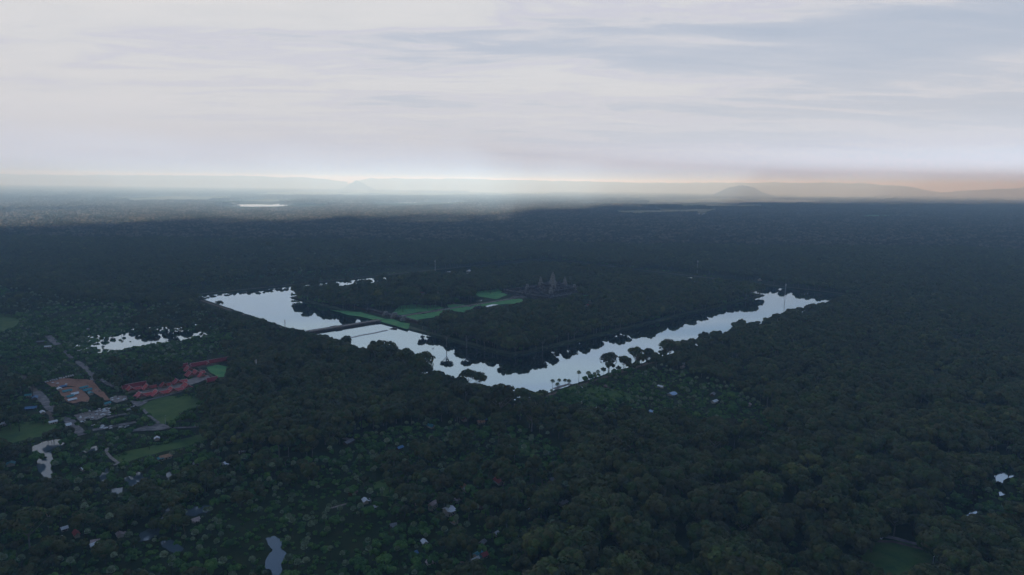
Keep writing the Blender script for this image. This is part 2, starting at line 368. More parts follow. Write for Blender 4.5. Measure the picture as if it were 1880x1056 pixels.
# fields
G, LW = M_['grass'], M_['lawn2']
sheet('grass_field', [(-30, 575), (20, 580), (38, 588), (30, 597), (8, 606), (-30, 612)], G)
sheet('grass_field', [(-30, 795), (10, 786), (60, 775), (92, 778), (97, 789), (70, 800), (30, 810), (-30, 822)], G)
sheet('grass_field', [(265, 745), (300, 733), (340, 729), (362, 733), (358, 745), (330, 757), (322, 768), (300, 776), (285, 768), (275, 755)], G)
sheet('grass_field', [(222, 838), (240, 828), (300, 815), (368, 800), (372, 808), (330, 822), (270, 836), (235, 846)], G)
sheet('grass_field', [(1581, 990), (1600, 995), (1660, 1004), (1703, 1012), (1716, 1024), (1714, 1080), (1590, 1080), (1586, 1040), (1560, 1035), (1520, 1045), (1500, 1056), (1505, 1040), (1590, 1020)], G)
sheet('grass_field', [(1035, 722), (1060, 712), (1100, 714), (1145, 722), (1160, 732), (1120, 736), (1080, 740), (1045, 738)], G, mask=False)
sheet('grass_field', [(935, 818), (950, 808), (975, 812), (982, 828), (960, 836), (940, 832)], G, mask=False)
sheet('grass_field', [(690, 888), (720, 884), (755, 892), (765, 905), (735, 915), (700, 908)], G, mask=False)
sheet('grass_field', [(560, 482), (585, 477), (612, 480), (600, 488), (575, 490)], LW, mask=False)
sheet('grass_field', [(440, 463), (500, 458), (560, 470), (540, 474), (470, 470)], LW, mask=False)
sheet('grass_field', [(270, 905), (330, 898), (345, 912), (300, 930), (250, 942), (240, 925)], G, mask=False)
for i in range(26):      # open plots far to the east
    u = rnd.uniform(1590, 1880); v = rnd.choice([rnd.uniform(413, 425), rnd.uniform(395, 403), rnd.uniform(436, 446)]); a = rnd.uniform(10, 34); b = rnd.uniform(.8, 2.)
    sheet('grass_field', [(u-a, v), (u-a*.3, v-b), (u+a*.8, v-b*.6), (u+a, v+b*.4), (u+a*.2, v+b), (u-a*.6, v+b*.7)], LW)
for q in ([(0, 775), (97, 812)], [(262, 729), (362, 776)], [(222, 800), (370, 846)], [(1581, 990), (1714, 1056)]): holes(q, .12, 3)
# temple lawns
for p in ([(869, 537), (914, 532), (930, 542), (910, 549), (881, 545)], [(925, 550), (958, 547), (968, 551), (950, 557), (912, 560), (866, 566), (851, 569), (873, 561), (912, 552)],
          [(735, 562), (760, 560), (797, 561), (812, 566), (780, 572), (738, 578), (722, 577)], [(728, 583), (780, 577), (815, 569), (822, 566), (818, 575), (800, 582), (760, 588), (742, 590)],
          [(607, 570), (663, 574), (692, 582), (748, 594), (744, 604), (695, 590), (626, 574)], [(820, 558), (850, 560), (868, 566), (850, 575), (828, 570)],
          [(380, 675), (400, 671), (415, 674), (418, 690), (402, 693), (385, 683)], [(1060, 541), (1080, 539), (1085, 542), (1066, 545)]):
    sheet('grass_lawn', p, LW, grow=1.06); holes(p, .1, 2.4)
# ponds
PW = M_['pondwater']; MW = water_mat('murky_water', (.13, .17, .19), 1.5, .1, .3)
sheet('pond', [(148, 634), (165, 622), (190, 617), (230, 608), (300, 601), (368, 604), (372, 612), (352, 620), (300, 628), (258, 634), (215, 642), (180, 645), (160, 640)], PW, mask=False)
fill([(170, 636), (190, 622), (226, 612), (250, 610), (300, 608), (340, 607), (370, 610), (352, 620), (300, 628), (258, 634), (215, 641), (186, 642)])
holes([(170, 606), (290, 642)], .14, 3)
for p in ([(60, 822), (84, 812), (112, 808), (120, 815), (96, 824), (80, 834), (64, 836)], [(150, 826), (176, 820), (180, 826), (158, 832)], [(840, 551), (860, 547), (885, 548), (882, 553), (858, 556)], [(876, 567), (904, 560), (914, 560), (898, 568), (882, 570)], [(922, 563), (944, 561), (946, 565), (930, 566)],
          [(72, 842), (92, 832), (97, 846), (92, 862), (103, 888), (95, 890), (78, 872), (68, 858)], [(183, 868), (196, 862), (203, 882), (200, 892), (184, 880)],
          [(206, 900), (224, 897), (222, 912), (208, 916)], [(230, 880), (256, 869), (270, 880), (274, 895), (262, 900), (238, 892)], [(303, 872), (312, 868), (318, 878), (310, 882)],
          [(304, 934), (316, 936), (316, 950), (308, 968), (290, 982), (268, 992), (250, 992), (262, 978), (284, 968), (298, 952)], [(294, 990), (312, 992), (336, 1008), (326, 1018), (300, 1006)],
          [(330, 938), (350, 934), (384, 930), (378, 942), (352, 948), (334, 944)], [(489, 993), (505, 989), (520, 996), (514, 1008), (525, 1020), (515, 1034), (516, 1054), (500, 1060), (497, 1046), (485, 1041), (492, 1024), (501, 1012), (493, 1004)],
          [(1829, 868), (1842, 870), (1852, 859), (1859, 872), (1842, 880), (1846, 897), (1838, 899), (1834, 880)], [(1772, 930), (1786, 918), (1793, 902), (1791, 930), (1788, 941), (1776, 938)],
          [(1764, 962), (1772, 945), (1776, 950), (1768, 972)]):
    if p[0][0] > 1750: c_ = np.mean(p, axis=0); p = [tuple(c_+(np.array(q)-c_)*(1.5, 1.35)+(0, 3)) for q in p]
    sheet('pond', p, MW if p[0][0] < 600 and p[0][1] > 800 else PW, grow=1.1)
    if p[0][0] < 600 and p[0][1] > 800: holes(p, .45, 2.6)
for p in ([(690, 372), (760, 370), (850, 369.2), (848, 370.4), (770, 371.8), (700, 373.2)], [(392, 377.4), (480, 375.4), (560, 374.6), (600, 375), (590, 375.9), (430, 378.2)]):
    sheet('lake', p, PW, zz=1.)
for p in ([(690, 372), (850, 369), (850, 374.5), (700, 379)], [(392, 377), (600, 374), (600, 380), (430, 384)]): fill(p)
M_['pale_field'] = noisy('dry_field', (.12, .15, .07), (.3, .29, .17), .004, c3=(.4, .36, .24), coord='World')
for p in ([(1130, 388), (1190, 386.5), (1260, 385), (1315, 385), (1300, 388), (1230, 390.5), (1150, 391.5)], [(1180, 368), (1290, 366), (1400, 366), (1500, 369), (1440, 372), (1330, 371.5), (1230, 371)], [(1250, 377), (1330, 375.5), (1400, 377), (1340, 379)],
          [(480, 354.5), (560, 352.5), (700, 353), (860, 356), (780, 357.5), (640, 357), (540, 356.5)], [(210, 364), (330, 361), (420, 362), (360, 366), (260, 367)], [(860, 352), (960, 352), (1010, 354), (930, 355.5)], [(1380, 358.5), (1500, 358), (1600, 360), (1480, 361.5)], [(440, 368), (500, 366.5), (540, 368), (490, 370)]):
    sheet('field', p, M_['pale_field'], zz=.8)
# roads and paved yards
A, DT, OD = M_['asphalt'], M_['dirt'], M_['orange_dirt']
strip('road', [(40, 690), (52, 703), (66, 720)], 8, DT); strip('road', [(66, 720), (78, 733), (88, 745), (100, 757)], 12, A, 6)
strip('road', [(120, 766), (132, 778), (142, 790), (152, 800)], 11, A, 4); strip('road', [(118, 645), (132, 659)], 6, A)
strip('road', [(140, 664), (155, 674), (170, 690), (172, 700)], 9, A, 3.5); strip('road', [(184, 697), (198, 706), (210, 712)], 6, A)
strip('road', [(88, 617), (97, 626), (106, 634)], 12, A, 4); strip('road', [(86, 757), (94, 764), (95, 775)], 5, DT)
strip('dirt_path', [(197, 824), (195, 832), (204, 842), (218, 852), (208, 856)], 3.6, M_['paving'], 2.4)
strip('road', [(170, 791), (200, 786), (225, 781), (250, 776)], 9, A, 3.5); strip('road', [(195, 769), (215, 764), (232, 761)], 6, A)
strip('road', [(262, 738), (300, 729), (333, 720)], 5, A, 2); strip('road', [(262, 752), (275, 766), (292, 778)], 4, A, 1.5)
strip('road', [(318, 787), (350, 786), (375, 784)], 5, A, 2)
sheet('road_yard', [(238, 737), (250, 738), (272, 739), (262, 745), (252, 748), (244, 743)], A, grow=1.02)
sheet('road_yard', [(228, 795), (262, 785), (290, 779), (300, 780), (316, 787), (296, 791), (260, 793)], A, grow=1.02)
sheet('yard', [(136, 764), (150, 760), (190, 752), (205, 750), (200, 762), (178, 772), (160, 770), (150, 778)], M_['paving'], grow=1.02)
sheet('yard', [(196, 735), (212, 728), (232, 728), (234, 735), (215, 741)], M_['paving'], grow=1.02)
sheet('yard', [(85, 704), (118, 696), (152, 698), (160, 705), (190, 722), (202, 736), (192, 736), (168, 720), (140, 712), (130, 710), (96, 712)], OD, grow=1.02)
sheet('yard', [(108, 716), (128, 712), (148, 713), (164, 732), (162, 740), (150, 738), (134, 742), (122, 738), (112, 726)], OD, grow=1.02)
sheet('yard', [(170, 700), (180, 712), (196, 726), (190, 722), (160, 704), (150, 697)], OD, grow=1.02)
sheet('yard', [(285, 712), (330, 702), (380, 690), (385, 695), (340, 712), (300, 724), (255, 730), (250, 722)], M_['paving'], grow=1.02)
strip('dirt_path', [(608, 935), (640, 926)], 3, M_['paving'], 1.6)
strip('road', [(1017, 716), (1030, 711), (1048, 706)], 8, A, 3); strip('road', [(1590, 980), (1640, 990), (1700, 1006)], 6, A, 5)
strip('dirt_path', [(1570, 995), (1640, 997), (1700, 1012)], 4, DT, 1)
strip('road', [(630, 806), (650, 811)], 6, A, 3)

# ------------------------------------------------------------------ hills (far)
def hill(name, u0, u1, dist, prof, depth=1800, seed=0):
    """prof: list of (t 0..1 across, height m). A real ridge with a rounded cross-section"""
    g = random.Random(seed); n = 48; rows = 9; vs = []; fs = []
    def gpt(u, d):
        v = 380; x, y = at(u, 420); dx, dy = x-CX, y-CY; k = (dx*Fw[0]+dy*Fw[1])/math.cos(PIT); return CX+dx*d/k, CY+dy*d/k
    ts = [p[0] for p in prof]; hs = [p[1] for p in prof]
    for i in range(n+1):
        t = i/n; h = float(np.interp(t, ts, hs))*(1+g.uniform(-.03, .03))
        for j in range(rows):
            s = j/(rows-1); x, y = gpt(u0+(u1-u0)*t, dist+(s-.5)*depth)
            vs.append((x, y, h*math.sin(s*math.pi)**.7*(1+g.uniform(-.04, .04) if 0 < j < rows-1 else 1)-1))
    for i in range(n):
        for j in range(rows-1): fs.append((i*rows+j, (i+1)*rows+j, (i+1)*rows+j+1, i*rows+j+1))
    mb = MB(); mb.add(vs, fs); return tag(mb.build(name, M_['hill'], smooth=True), kind='structure')
hill('hill', 1296, 1430, 21500, [(0, 0), (.06, 40), (.16, 160), (.28, 290), (.4, 350), (.52, 352), (.64, 270), (.76, 130), (.9, 50), (1, 0)], 2400, 1)
hill('hill', 618, 700, 24000, [(0, 0), (.2, 120), (.36, 260), (.46, 385), (.56, 320), (.75, 150), (1, 0)], 2300, 2)
hill('hills', -300, 640, 29000, [(0, 480), (.3, 450), (.45, 440), (.6, 490), (.78, 505), (.88, 470), (.95, 440), (1, 300)], 4500, 3)
hill('hills', 640, 1150, 29600, [(0, 240), (.08, 470), (.3, 495), (.6, 480), (1, 430)], 4500, 4)
hill('hills', 1120, 1740, 29600, [(0, 430), (.2, 440), (.5, 515), (.72, 520), (.86, 420), (.95, 200), (1, 120)], 4500, 5)
hill('hills', 1700, 2300, 29600, [(0, 120), (.1, 260), (.3, 420), (1, 520)], 4500, 6)

# ------------------------------------------------------------------ clouds behind and above the camera: they shade the near land
def cloud_shadow(poly_ground, H=3600., seed=0, th=.3):
    """a thick cloud bank whose shadow falls on the given ground area"""
    off = Vector((sd.x, sd.y))*(H/sd.z); g = random.Random(seed); mb = MB()
    P = [Vector(p) for p in poly_ground]
    c = sum(P, Vector((0, 0)))/len(P); n = len(P); Q = []
    for i in range(n):
        a, b = P[i], P[(i+1) % n]; m = max(2, int((b-a).length/450))
        for k in range(m):
            q = a.lerp(b, k/m); qq = min(1., n*50/(len(P)*50)) if (P[0]-P[n//2]).length > 4000 else .25; j = (g.uniform(-500, 500)+500*math.sin(len(Q)*.9+seed)+420*math.sin(len(Q)*.31+seed*2))*qq; dd = (q-c).normalized(); Q.append(q+dd*j)
    lv = [(.97, -60), (1.0, 40), (1.01, 160), (.97, 420), (.85, 700), (.5, 950), (.1, 1000)]
    vs = []
    for k, dz in lv:
        for q in Q:
            p = c+(q-c)*k; vs.append((p.x+off.x, p.y+off.y, H+(dz+(g.uniform(-60, 60) if dz > 200 else 0))*th))
    m = len(Q); fs = [(j*m+i, j*m+(i+1) % m, (j+1)*m+(i+1) % m, (j+1)*m+i) for j in range(len(lv)-1) for i in range(m)]
    fs += [tuple(range(m))[::-1], tuple((len(lv)-1)*m+i for i in range(m))]
    mb.add(vs, fs); return tag(mb.build('cloud', M_['cloud'], smooth=True), kind='structure')
def polar(u, d):
    x, y = at(u, 460); v = Vector((x-CX, y-CY)); v.normalize(); return Vector((CX, CY))+v*d
edge = [(-700, 4400), (-250, 4500), (0, 4700), (250, 4700), (500, 4900), (750, 5300), (900, 5900), (1000, 7200), (1150, 9000), (1500, 9600), (1900, 9600), (2600, 9000)]
fwd2 = Vector((Fw[0], Fw[1])).normalized(); rt2 = Vector((R0[0], R0[1]))
poly = [polar(u, d) for u, d in edge]+[Vector((CX, CY))+rt2*7000-fwd2*3000, Vector((CX, CY))-rt2*5000-fwd2*3000]
cloud_shadow(poly, 3300., 1)
poly = [polar(u, d) for u, d in [(980, 6500), (1060, 8400), (1150, 9500), (1250, 10700), (1400, 12500), (1540, 14000), (1640, 15500), (1720, 17000), (1950, 18000), (2300, 18000), (2500, 7000), (1500, 6500)]]
cloud_shadow(poly, 3600., 2)
for u, d, r in ((60, 8000, 320), (520, 8600, 300), (150, 12400, 500)):  # small unseen clouds, added to dapple the sunlit land
    q = polar(u, d); cloud_shadow([q+Vector((math.cos(a)*r*2.2, math.sin(a)*r*.6)) for a in np.linspace(0, 6.283, 15)[:-1]], 3400., u, .12)
EU = [e[0] for e in edge]; ED = [e[1] for e in edge]; _g = random.Random(77)
for i in range(11):      # unseen scraps of cloud, added to soften the edge of the shade
    u = _g.uniform(-100, 1100); d = float(np.interp(u, EU, ED))+abs(_g.gauss(0, 1))*450+100; r = _g.uniform(80, 200); q = polar(u, d)
    cloud_shadow([q+Vector((math.cos(a)*r*_g.uniform(1.2, 3.), math.sin(a)*r*_g.uniform(.5, 1.3))) for a in np.linspace(0, 6.283, 12)[:-1]], 3400., i, .06)

# ------------------------------------------------------------------ the temple
def gallery_run(mb_wall, mb_roof, p, q, z, wd=7., h=4.6, rh=2.6, post=3.2):
    """vaulted stone gallery from p to q (axis aligned): plinth, rows of pillars, back wall, vault"""
    (x0, y0), (x1, y1) = p, q; ln = math.hypot(x1-x0, y1-y0); cx, cy = (x0+x1)/2, (y0+y1)/2; rz = math.atan2(y1-y0, x1-x0)
    mb_wall.box((cx, cy, z), (ln, wd+2, .9), rz); n = max(2, int(ln/post)); co, si = math.cos(rz), math.sin(rz)
    mb_wall.box((cx, cy, z+.9), (ln, .8, h), rz)
    for s in (-1, 1):
        for i in range(n+1):
            t = -ln/2+ln*i/n; mb_wall.box((cx+t*co-s*wd*.42*si, cy+t*si+s*wd*.42*co, z+.9), (.75, .75, h), rz)
        mb_wall.box((cx-s*wd*.42*si, cy+s*wd*.42*co, z+.9+h), (ln, .9, .5), rz)
    seg = 7; vs = []
    for e in (-ln/2, ln/2):
        for i in range(seg+1):
            a = math.pi*i/seg; b = -math.cos(a)*wd*.52; zz = z+h+1.3+math.sin(a)**.8*rh
            vs.append((cx+e*co-b*si, cy+e*si+b*co, zz))
    k = seg+1; mb_roof.add(vs, [(i, i+1, k+i+1, k+i) for i in range(seg)]+[tuple(range(k))[::-1], tuple(range(k, 2*k))])
def tower_mb(R, H, tiers=8, ruined=1., porch=True):
    mb = MB(); hb = H*.3; pr = [(R*.98, 0), (R*1.02, .5), (R*.9, 1.0), (R*.88, hb), (R*1.02, hb+.2), (R*1.02, hb+H*.02)]
    for i in range(int(tiers*ruined)):
        t = i/tiers; t1 = (i+1)/tiers; r = R*(1-t**1.9)**.8*.93+.25; r1 = R*(1-t1**1.9)**.8*.93+.2; z0 = hb+H*.02+t*H*.62; z1 = hb+H*.02+t1*H*.62
        pr += [(r*.9, z0+.05), (r*.86, z0+(z1-z0)*.62), (max(r1, r*.93), z0+(z1-z0)*.72), (max(r1, r*.93), z0+(z1-z0)*.9)]
    if ruined > .99: zt = hb+H*.66; pr += [(R*.16, zt-.4), (R*.2, zt), (R*.1, zt+.8), (R*.05, H)]
    mb.lathe(pr, 16, sq=.45)
    for i in range(int(tiers*ruined)-1):      # antefixes on every tier break up the outline
        t = i/tiers; r = R*(1-t**1.9)**.8*.93; z0 = hb+H*.02+t*H*.62
        for j in range(8):
            a = j*math.pi/4+.39*(i % 2); mb.box((r*.98*math.cos(a), r*.98*math.sin(a), z0), (R*.16, R*.12, H*.045), a, .4)
    if porch:
        for j in range(4):
            a = j*math.pi/2; mb.box((R*1.05*math.cos(a), R*1.05*math.sin(a), 0), (R*.9, R*.8, hb*.85), a); mb.box((R*1.05*math.cos(a), R*1.05*math.sin(a), hb*.85), (R*.95, R*.86, hb*.35), a, .35)
    return mb
TX, TY = 818., 656.
SS, LT = M_['sandstone'], M_['laterite']
tp = empty('stone_temple', (TX, TY, 0)); tag(tp, 'dark stone temple with five tall pointed towers in the moated forest', 'temple')
pf = MB(); pf.box((0, 0, .05), (224, 196, 2.4)); pf.box((4, 0, 2.4), (124, 112, 5), 0, .96); pf.box((4, 0, 7.35), (112, 104, 3), 0, .98); pf.box((12, 0, 10.3), (74, 74, 12), 0, .84)
for j in range(4):
    a = j*math.pi/2; pf.box((12+38*math.cos(a), 38*math.sin(a), 8), (10, 9, 12), a, .6)
    pf.box((12+33*math.cos(a+.785)*1.2, 33*math.sin(a+.785)*1.2, 8), (8, 8, 11), a, .6)
pf.build('platform', SS, tp)
def rect_gallery(nm, cx, cy, hx, hy, z, parent, wd=7., h=4.6, rh=2.6, gop=8.):
    w_, r_ = MB(), MB()
    for p, q in (((cx-hx, cy-hy), (cx+hx, cy-hy)), ((cx+hx, cy-hy), (cx+hx, cy+hy)), ((cx+hx, cy+hy), (cx-hx, cy+hy)), ((cx-hx, cy+hy), (cx-hx, cy-hy))): gallery_run(w_, r_, p, q, z, wd, h, rh)
    o = w_.build(nm, SS, parent); r_.build('vaulted_roof', SS, o)
    for sx, sy, k in ((0, -1, 1.), (1, 0, 1.), (0, 1, 1.), (-1, 0, 1.3), (1, 1, .8), (1, -1, .8), (-1, 1, .8), (-1, -1, .8)):   # entrance and corner pavilions
        m = MB(); g_ = gop*k; m.box((0, 0, 0), (g_*1.6, g_, h+2)); m.box((0, 0, 0), (g_, g_*1.6, h+1.9)); m.gable((0, 0), g_*1.6, g_, h+2, rh*1.5, .3); m.box((0, 0, h+2), (g_*.7, g_*.7, rh*2), .785, .35)
        q = m.build('pavilion', SS, parent); q.location = (cx+sx*hx, cy+sy*hy, z)
rect_gallery('outer_gallery', 0, 0, 104, 90, 2.4, tp, 8., 4.6, 3.)
rect_gallery('second_gallery', 4, 0, 54, 48, 10.3, tp, 6.5, 4., 2.4, 7.)
rect_gallery('upper_gallery', 12, 0, 27, 27, 22.2, tp, 5., 3.6, 2.2, 6.)
cg = MB(); cr_ = MB()
gallery_run(cg, cr_, (-100, 0), (-52, 0), 3.5); gallery_run(cg, cr_, (-92, -20), (-58, -20), 3.5); gallery_run(cg, cr_, (-92, 20), (-58, 20), 3.5); gallery_run(cg, cr_, (-76, -20), (-76, 20), 3.5)
o = cg.build('cruciform_gallery', SS, tp); cr_.build('vaulted_roof', SS, o)
cg, cr_ = MB(), MB(); gallery_run(cg, cr_, (-14, 0), (38, 0), 22.2, 5, 3.4, 2); gallery_run(cg, cr_, (12, -26), (12, 26), 22.2, 5, 3.4, 2)
o = cg.build('axial_gallery', SS, tp); cr_.build('vaulted_roof', SS, o)
def tower(x, y, z, R, H, parent, label=None, **k):
    o = tower_mb(R, H, **k).build('tower', M_['towerstone'], parent); o.location = (x, y, z)
    if label: o['label'] = label
    return o
tower(12, 0, 22.2, 8.6, 43, tp, 'tallest central tower', tiers=10)
for sx, sy in ((-1, 1), (1, -1), (-1, -1), (1, 1)): tower(12+26*sx, 26*sy, 22.2, 5.6, 28, tp)
for sx, sy in ((-1, 1), (1, -1), (-1, -1), (1, 1)): tower(4+54*sx, 48*sy, 10.3, 5.2, 26, tp, 'broken topped corner tower', ruined=.62)
def library(name, x, y, label, s=1.):
    t = empty(name, (x, y, .1)); tag(t, label, 'temple building', 'small stone libraries'); m = MB(); m.box((0, 0, 0), (26*s, 15*s, 2), 0, .95); m.box((0, 0, 2), (20*s, 9*s, 5*s)); m.box((0, 0, 2), (8*s, 13*s, 4.8*s)); m.build('hall', SS, t)
    r = MB(); r.gable((0, 0), 20*s, 9*s, 2+5*s, 3.4*s, .4); r.build('roof', SS, t)
    for e in (-1, 1):
        p = MB(); p.box((e*12*s, 0, 1.9), (4.4*s, 5*s, 4*s)); p.gable((e*12*s, 0), 4.6*s, 5*s, 1.9+4*s, 2*s, .3); p.build('porch', SS, t)
library('stone_library', 470, 712, 'small stone library on the lawn north of the walkway'); library('stone_library', 470, 598, 'small stone library half hidden south of the walkway')
library('stone_library', 748, 702, 'small stone building inside the temple front court on the left', .7); library('stone_library', 748, 610, 'small stone building inside the temple front court on the right', .7)
# honour terrace
t = MB(); t.box((0, 0, 0), (60, 22, 2.2), 0, .97); t.box((0, 0, 0), (20, 46, 2.1), 0, .97); o = t.build('stone_terrace', SS); o.location = (683, TY, .1); tag(o, 'low cross shaped stone terrace before the temple entrance', 'terrace')
# west gate with three broken towers and long side galleries
wg = empty('entrance_gate', (243, 650, .1)); tag(wg, 'long ruined stone gatehouse between the bridge and the temple lawns', 'gatehouse')
for nm, a, b in (('gallery', -112, -46), ('gallery', 46, 112), ('central_gallery', -40, 40)):
    w_, r_ = MB(), MB(); gallery_run(w_, r_, (0, a), (0, b), 0, 7 if nm == 'gallery' else 9, 4.8, 2.8); o = w_.build(nm, LT if nm == 'gallery' else SS, wg); r_.build('vaulted_roof', SS, o)
tower(0, 0, 0, 7.6, 21, wg, 'ruined middle gate tower', ruined=.6); tower(0, 38, 0, 6.2, 18, wg, ruined=.5); tower(0, -38, 0, 6.2, 18, wg, ruined=.5)
for s in (-1, 1):
    m = MB(); m.box((0, 0, 0), (14, 10, 6)); m.gable((0, 0), 15, 10, 6, 4, .4); m.box((0, 0, 0), (8, 18, 5)); o = m.build('end_pavilion', SS, wg); o.location = (0, s*112, 0)
for nm, p, q, lb in (('stone_wall', (243, 770), (243, 1050), 'low reddish stone enclosure wall running north from the gatehouse'), ('stone_wall', (243, 250), (243, 530), 'low reddish stone enclosure wall running south from the gatehouse'),
                     ('stone_wall', (243, 250), (1262, 250), 'stone enclosure wall along the south side of the island'), ('stone_wall', (243, 1050), (1262, 1050), 'stone enclosure wall along the north side of the island')):
    m = MB(); L_ = math.hypot(q[0]-p[0], q[1]-p[1]); n = int(L_/40)
    for i in range(n): m.box((L_*(i+.5)/n-L_/2, 0, -.1), (L_/n-.4, 1.2, 4.2)); m.box((L_*(i+.5)/n-L_/2, 0, 4.1), (L_/n-.4, 1.7, .5), 0, .8)
    o = m.build(nm, LT); o.location = ((p[0]+q[0])/2, (p[1]+q[1])/2, 0); o.rotation_euler = (0, 0, math.atan2(q[1]-p[1], q[0]-p[0])); tag(o, lb, 'wall')
# raised stone walkway across the lawns
def walkway(name, x0, x1, y, w, top, label, cat, plat, bal=True):
    t = empty(name, ((x0+x1)/2, y, 0)); tag(t, label, cat); ln = x1-x0; m = MB(); m.box((0, 0, -5.), (ln, w, 5+top-.3)); m.box((0, 0, top-.3), (ln, w+.8, .3)); m.build('deck', M_['paving'], t)
    if name == 'stone_bridge':
        s = MB()
        for sg in (-1, 1): s.box((0, sg*(w/2+.5), -5), (ln-1, .9, 5+top-.8))
        for i in range(int(ln/6)):
            for sg in (-1, 1): s.box((-ln/2+3+i*6, sg*(w/2+1.2), -5), (1, .7, 5+top-1.6))
        s.build('side_wall', LT, t)
    for px, pl, pw in plat:
        s = MB(); s.box((px-(x0+x1)/2, 0, -5), (pl, w+pw, 5+top-.06)); s.box((px-(x0+x1)/2, 0, -5), (pl*.6, w+pw+5, 5+top-1.2)); s.build('side_stairs', LT if name == 'stone_bridge' else SS, t)
    if bal:
        for sg in (-1, 1):
            b = MB(); b.box((0, sg*(w/2-.2), top+.35), (ln*.98, .35, .35))
            for i in range(int(ln/4)): b.box((-ln*.49+2+i*4, sg*(w/2-.2), top), (.35, .35, .36))
            b.build('balustrade', SS, t)
walkway('stone_bridge', -6, 200, 650, 13, 1.7, 'long straight stone causeway bridge crossing the moat', 'bridge', [(82, 16, 14), (191, 12, 10), (2, 10, 10)])
walkway('stone_causeway', 262, 655, 655, 9.5, 1.5, 'pale raised stone walkway leading across the lawns to the temple', 'causeway', [(330, 6, 5), (395, 6, 5), (460, 6, 5), (525, 6, 5), (590, 6, 5)])
strip('path', [(815, 554), (835, 559), (873, 566), (884, 570)], 4, M_['paving'], 1)
# floating pontoon bridge
a, b = at(612, 626, WL), at(712, 606.5, WL); a, b = Vector(a), Vector(b); ln = (b-a).length; t = empty('floating_bridge', (*((a+b)/2), WL), math.atan2(b.y-a.y, b.x-a.x)); tag(t, 'thin pale floating walkway on the moat in front of the stone bridge', 'bridge')
m = MB(); n = 44
for i in range(n): m.box((-ln/2+ln*(i+.5)/n, math.sin(i*.35)*1.2, .3), (ln/n-.3, 3.4, .28))
m.build('deck', M_['white'], t); m = MB()
for i in range(n): m.box((-ln/2+ln*(i+.5)/n, math.sin(i*.35)*1.2, -.4), (ln/n-1.2, 2.8, .7))
m.build('float', noisy('plastic_float', (.35, .33, .3), (.5, .47, .42), .5), t)
for sg in (-1, 1):
    m = MB()
    for i in range(n): m.box((-ln/2+ln*(i+.5)/n, math.sin(i*.35)*1.2+sg*1.6, .58), (.12, .12, 1.)); m.box((-ln/2+ln*(i+.5)/n, math.sin(i*.35)*1.2+sg*1.6, 1.5), (ln/n, .1, .1))
    m.build('railing', M_['pole'], t)
lx, ly = at(722, 603, -1); m = MB()
for i in range(6): m.box((i*2.4, 0, -5), (2.5, 12-i*.6, 2.8+i*.55))
o = m.build('landing_stairs', SS); o.location = (lx-6, ly, 0); tag(o, 'stone steps on the island bank at the end of the floating walkway', 'stairs')

# ------------------------------------------------------------------ houses
def house(u, v, w, l, roof, label, wall='cream', h=3.2, rh=2., rz=0., name='house', cat='house', group=None, clr=None, porch=False, zc=3.):
    sz = 1. if (v < 600 or name != 'house') else (.78 if v > 860 else .9); w, l = w*sz, l*sz; x, y = at(u, v, zc); t = empty(name, (x, y, 0), rz); tag(t, label, cat, group)
    pw = w*FPX/math.hypot(x-CX, y-CY); clear_spot(u, v+pw*.08, (clr or .62)*pw+1.5, (clr or .62)*pw*.62+1.5, depth=math.hypot(x-CX, y-CY)+max(w, l))
    m = MB(); m.box((0, 0, 0), (w, l, h)); n = 5
    for s in (-1, 1):     # gable ends
        m.add([(s*w/2, -l/2, h), (s*w/2, l/2, h), (s*w/2, 0, h+rh*.97)], [(0, 1, 2) if s > 0 else (2, 1, 0)])
    m.build('wall', M_[wall], t)
    r = MB(); r.gable((0, 0), w, l, h, rh, .8, .12); r.build('roof', M_['roof_'+roof], t)
    d = MB(); d.box((0, -l/2-.06, 0), (1.1, .1, 2.1)); d.build('door', M_['wood'], t)
    for k in (-1, 1):
        q = MB(); q.box((k*w*.3, -l/2-.05, 1.), (1.2, .1, 1.1)); q.box((k*w*.3, -l/2-.09, .9), (1.4, .16, .1)); q.build('window', M_['glass'], t)
    if porch:
        q = MB(); q.box((0, -l/2-1.6, h-.5), (w*.8, 3., .12))
        for k in (-1, 1): q.box((k*w*.36, -l/2-2.9, 0), (.18, .18, h-.5))
        q.build('porch', M_['roof_'+roof], t)
    return t
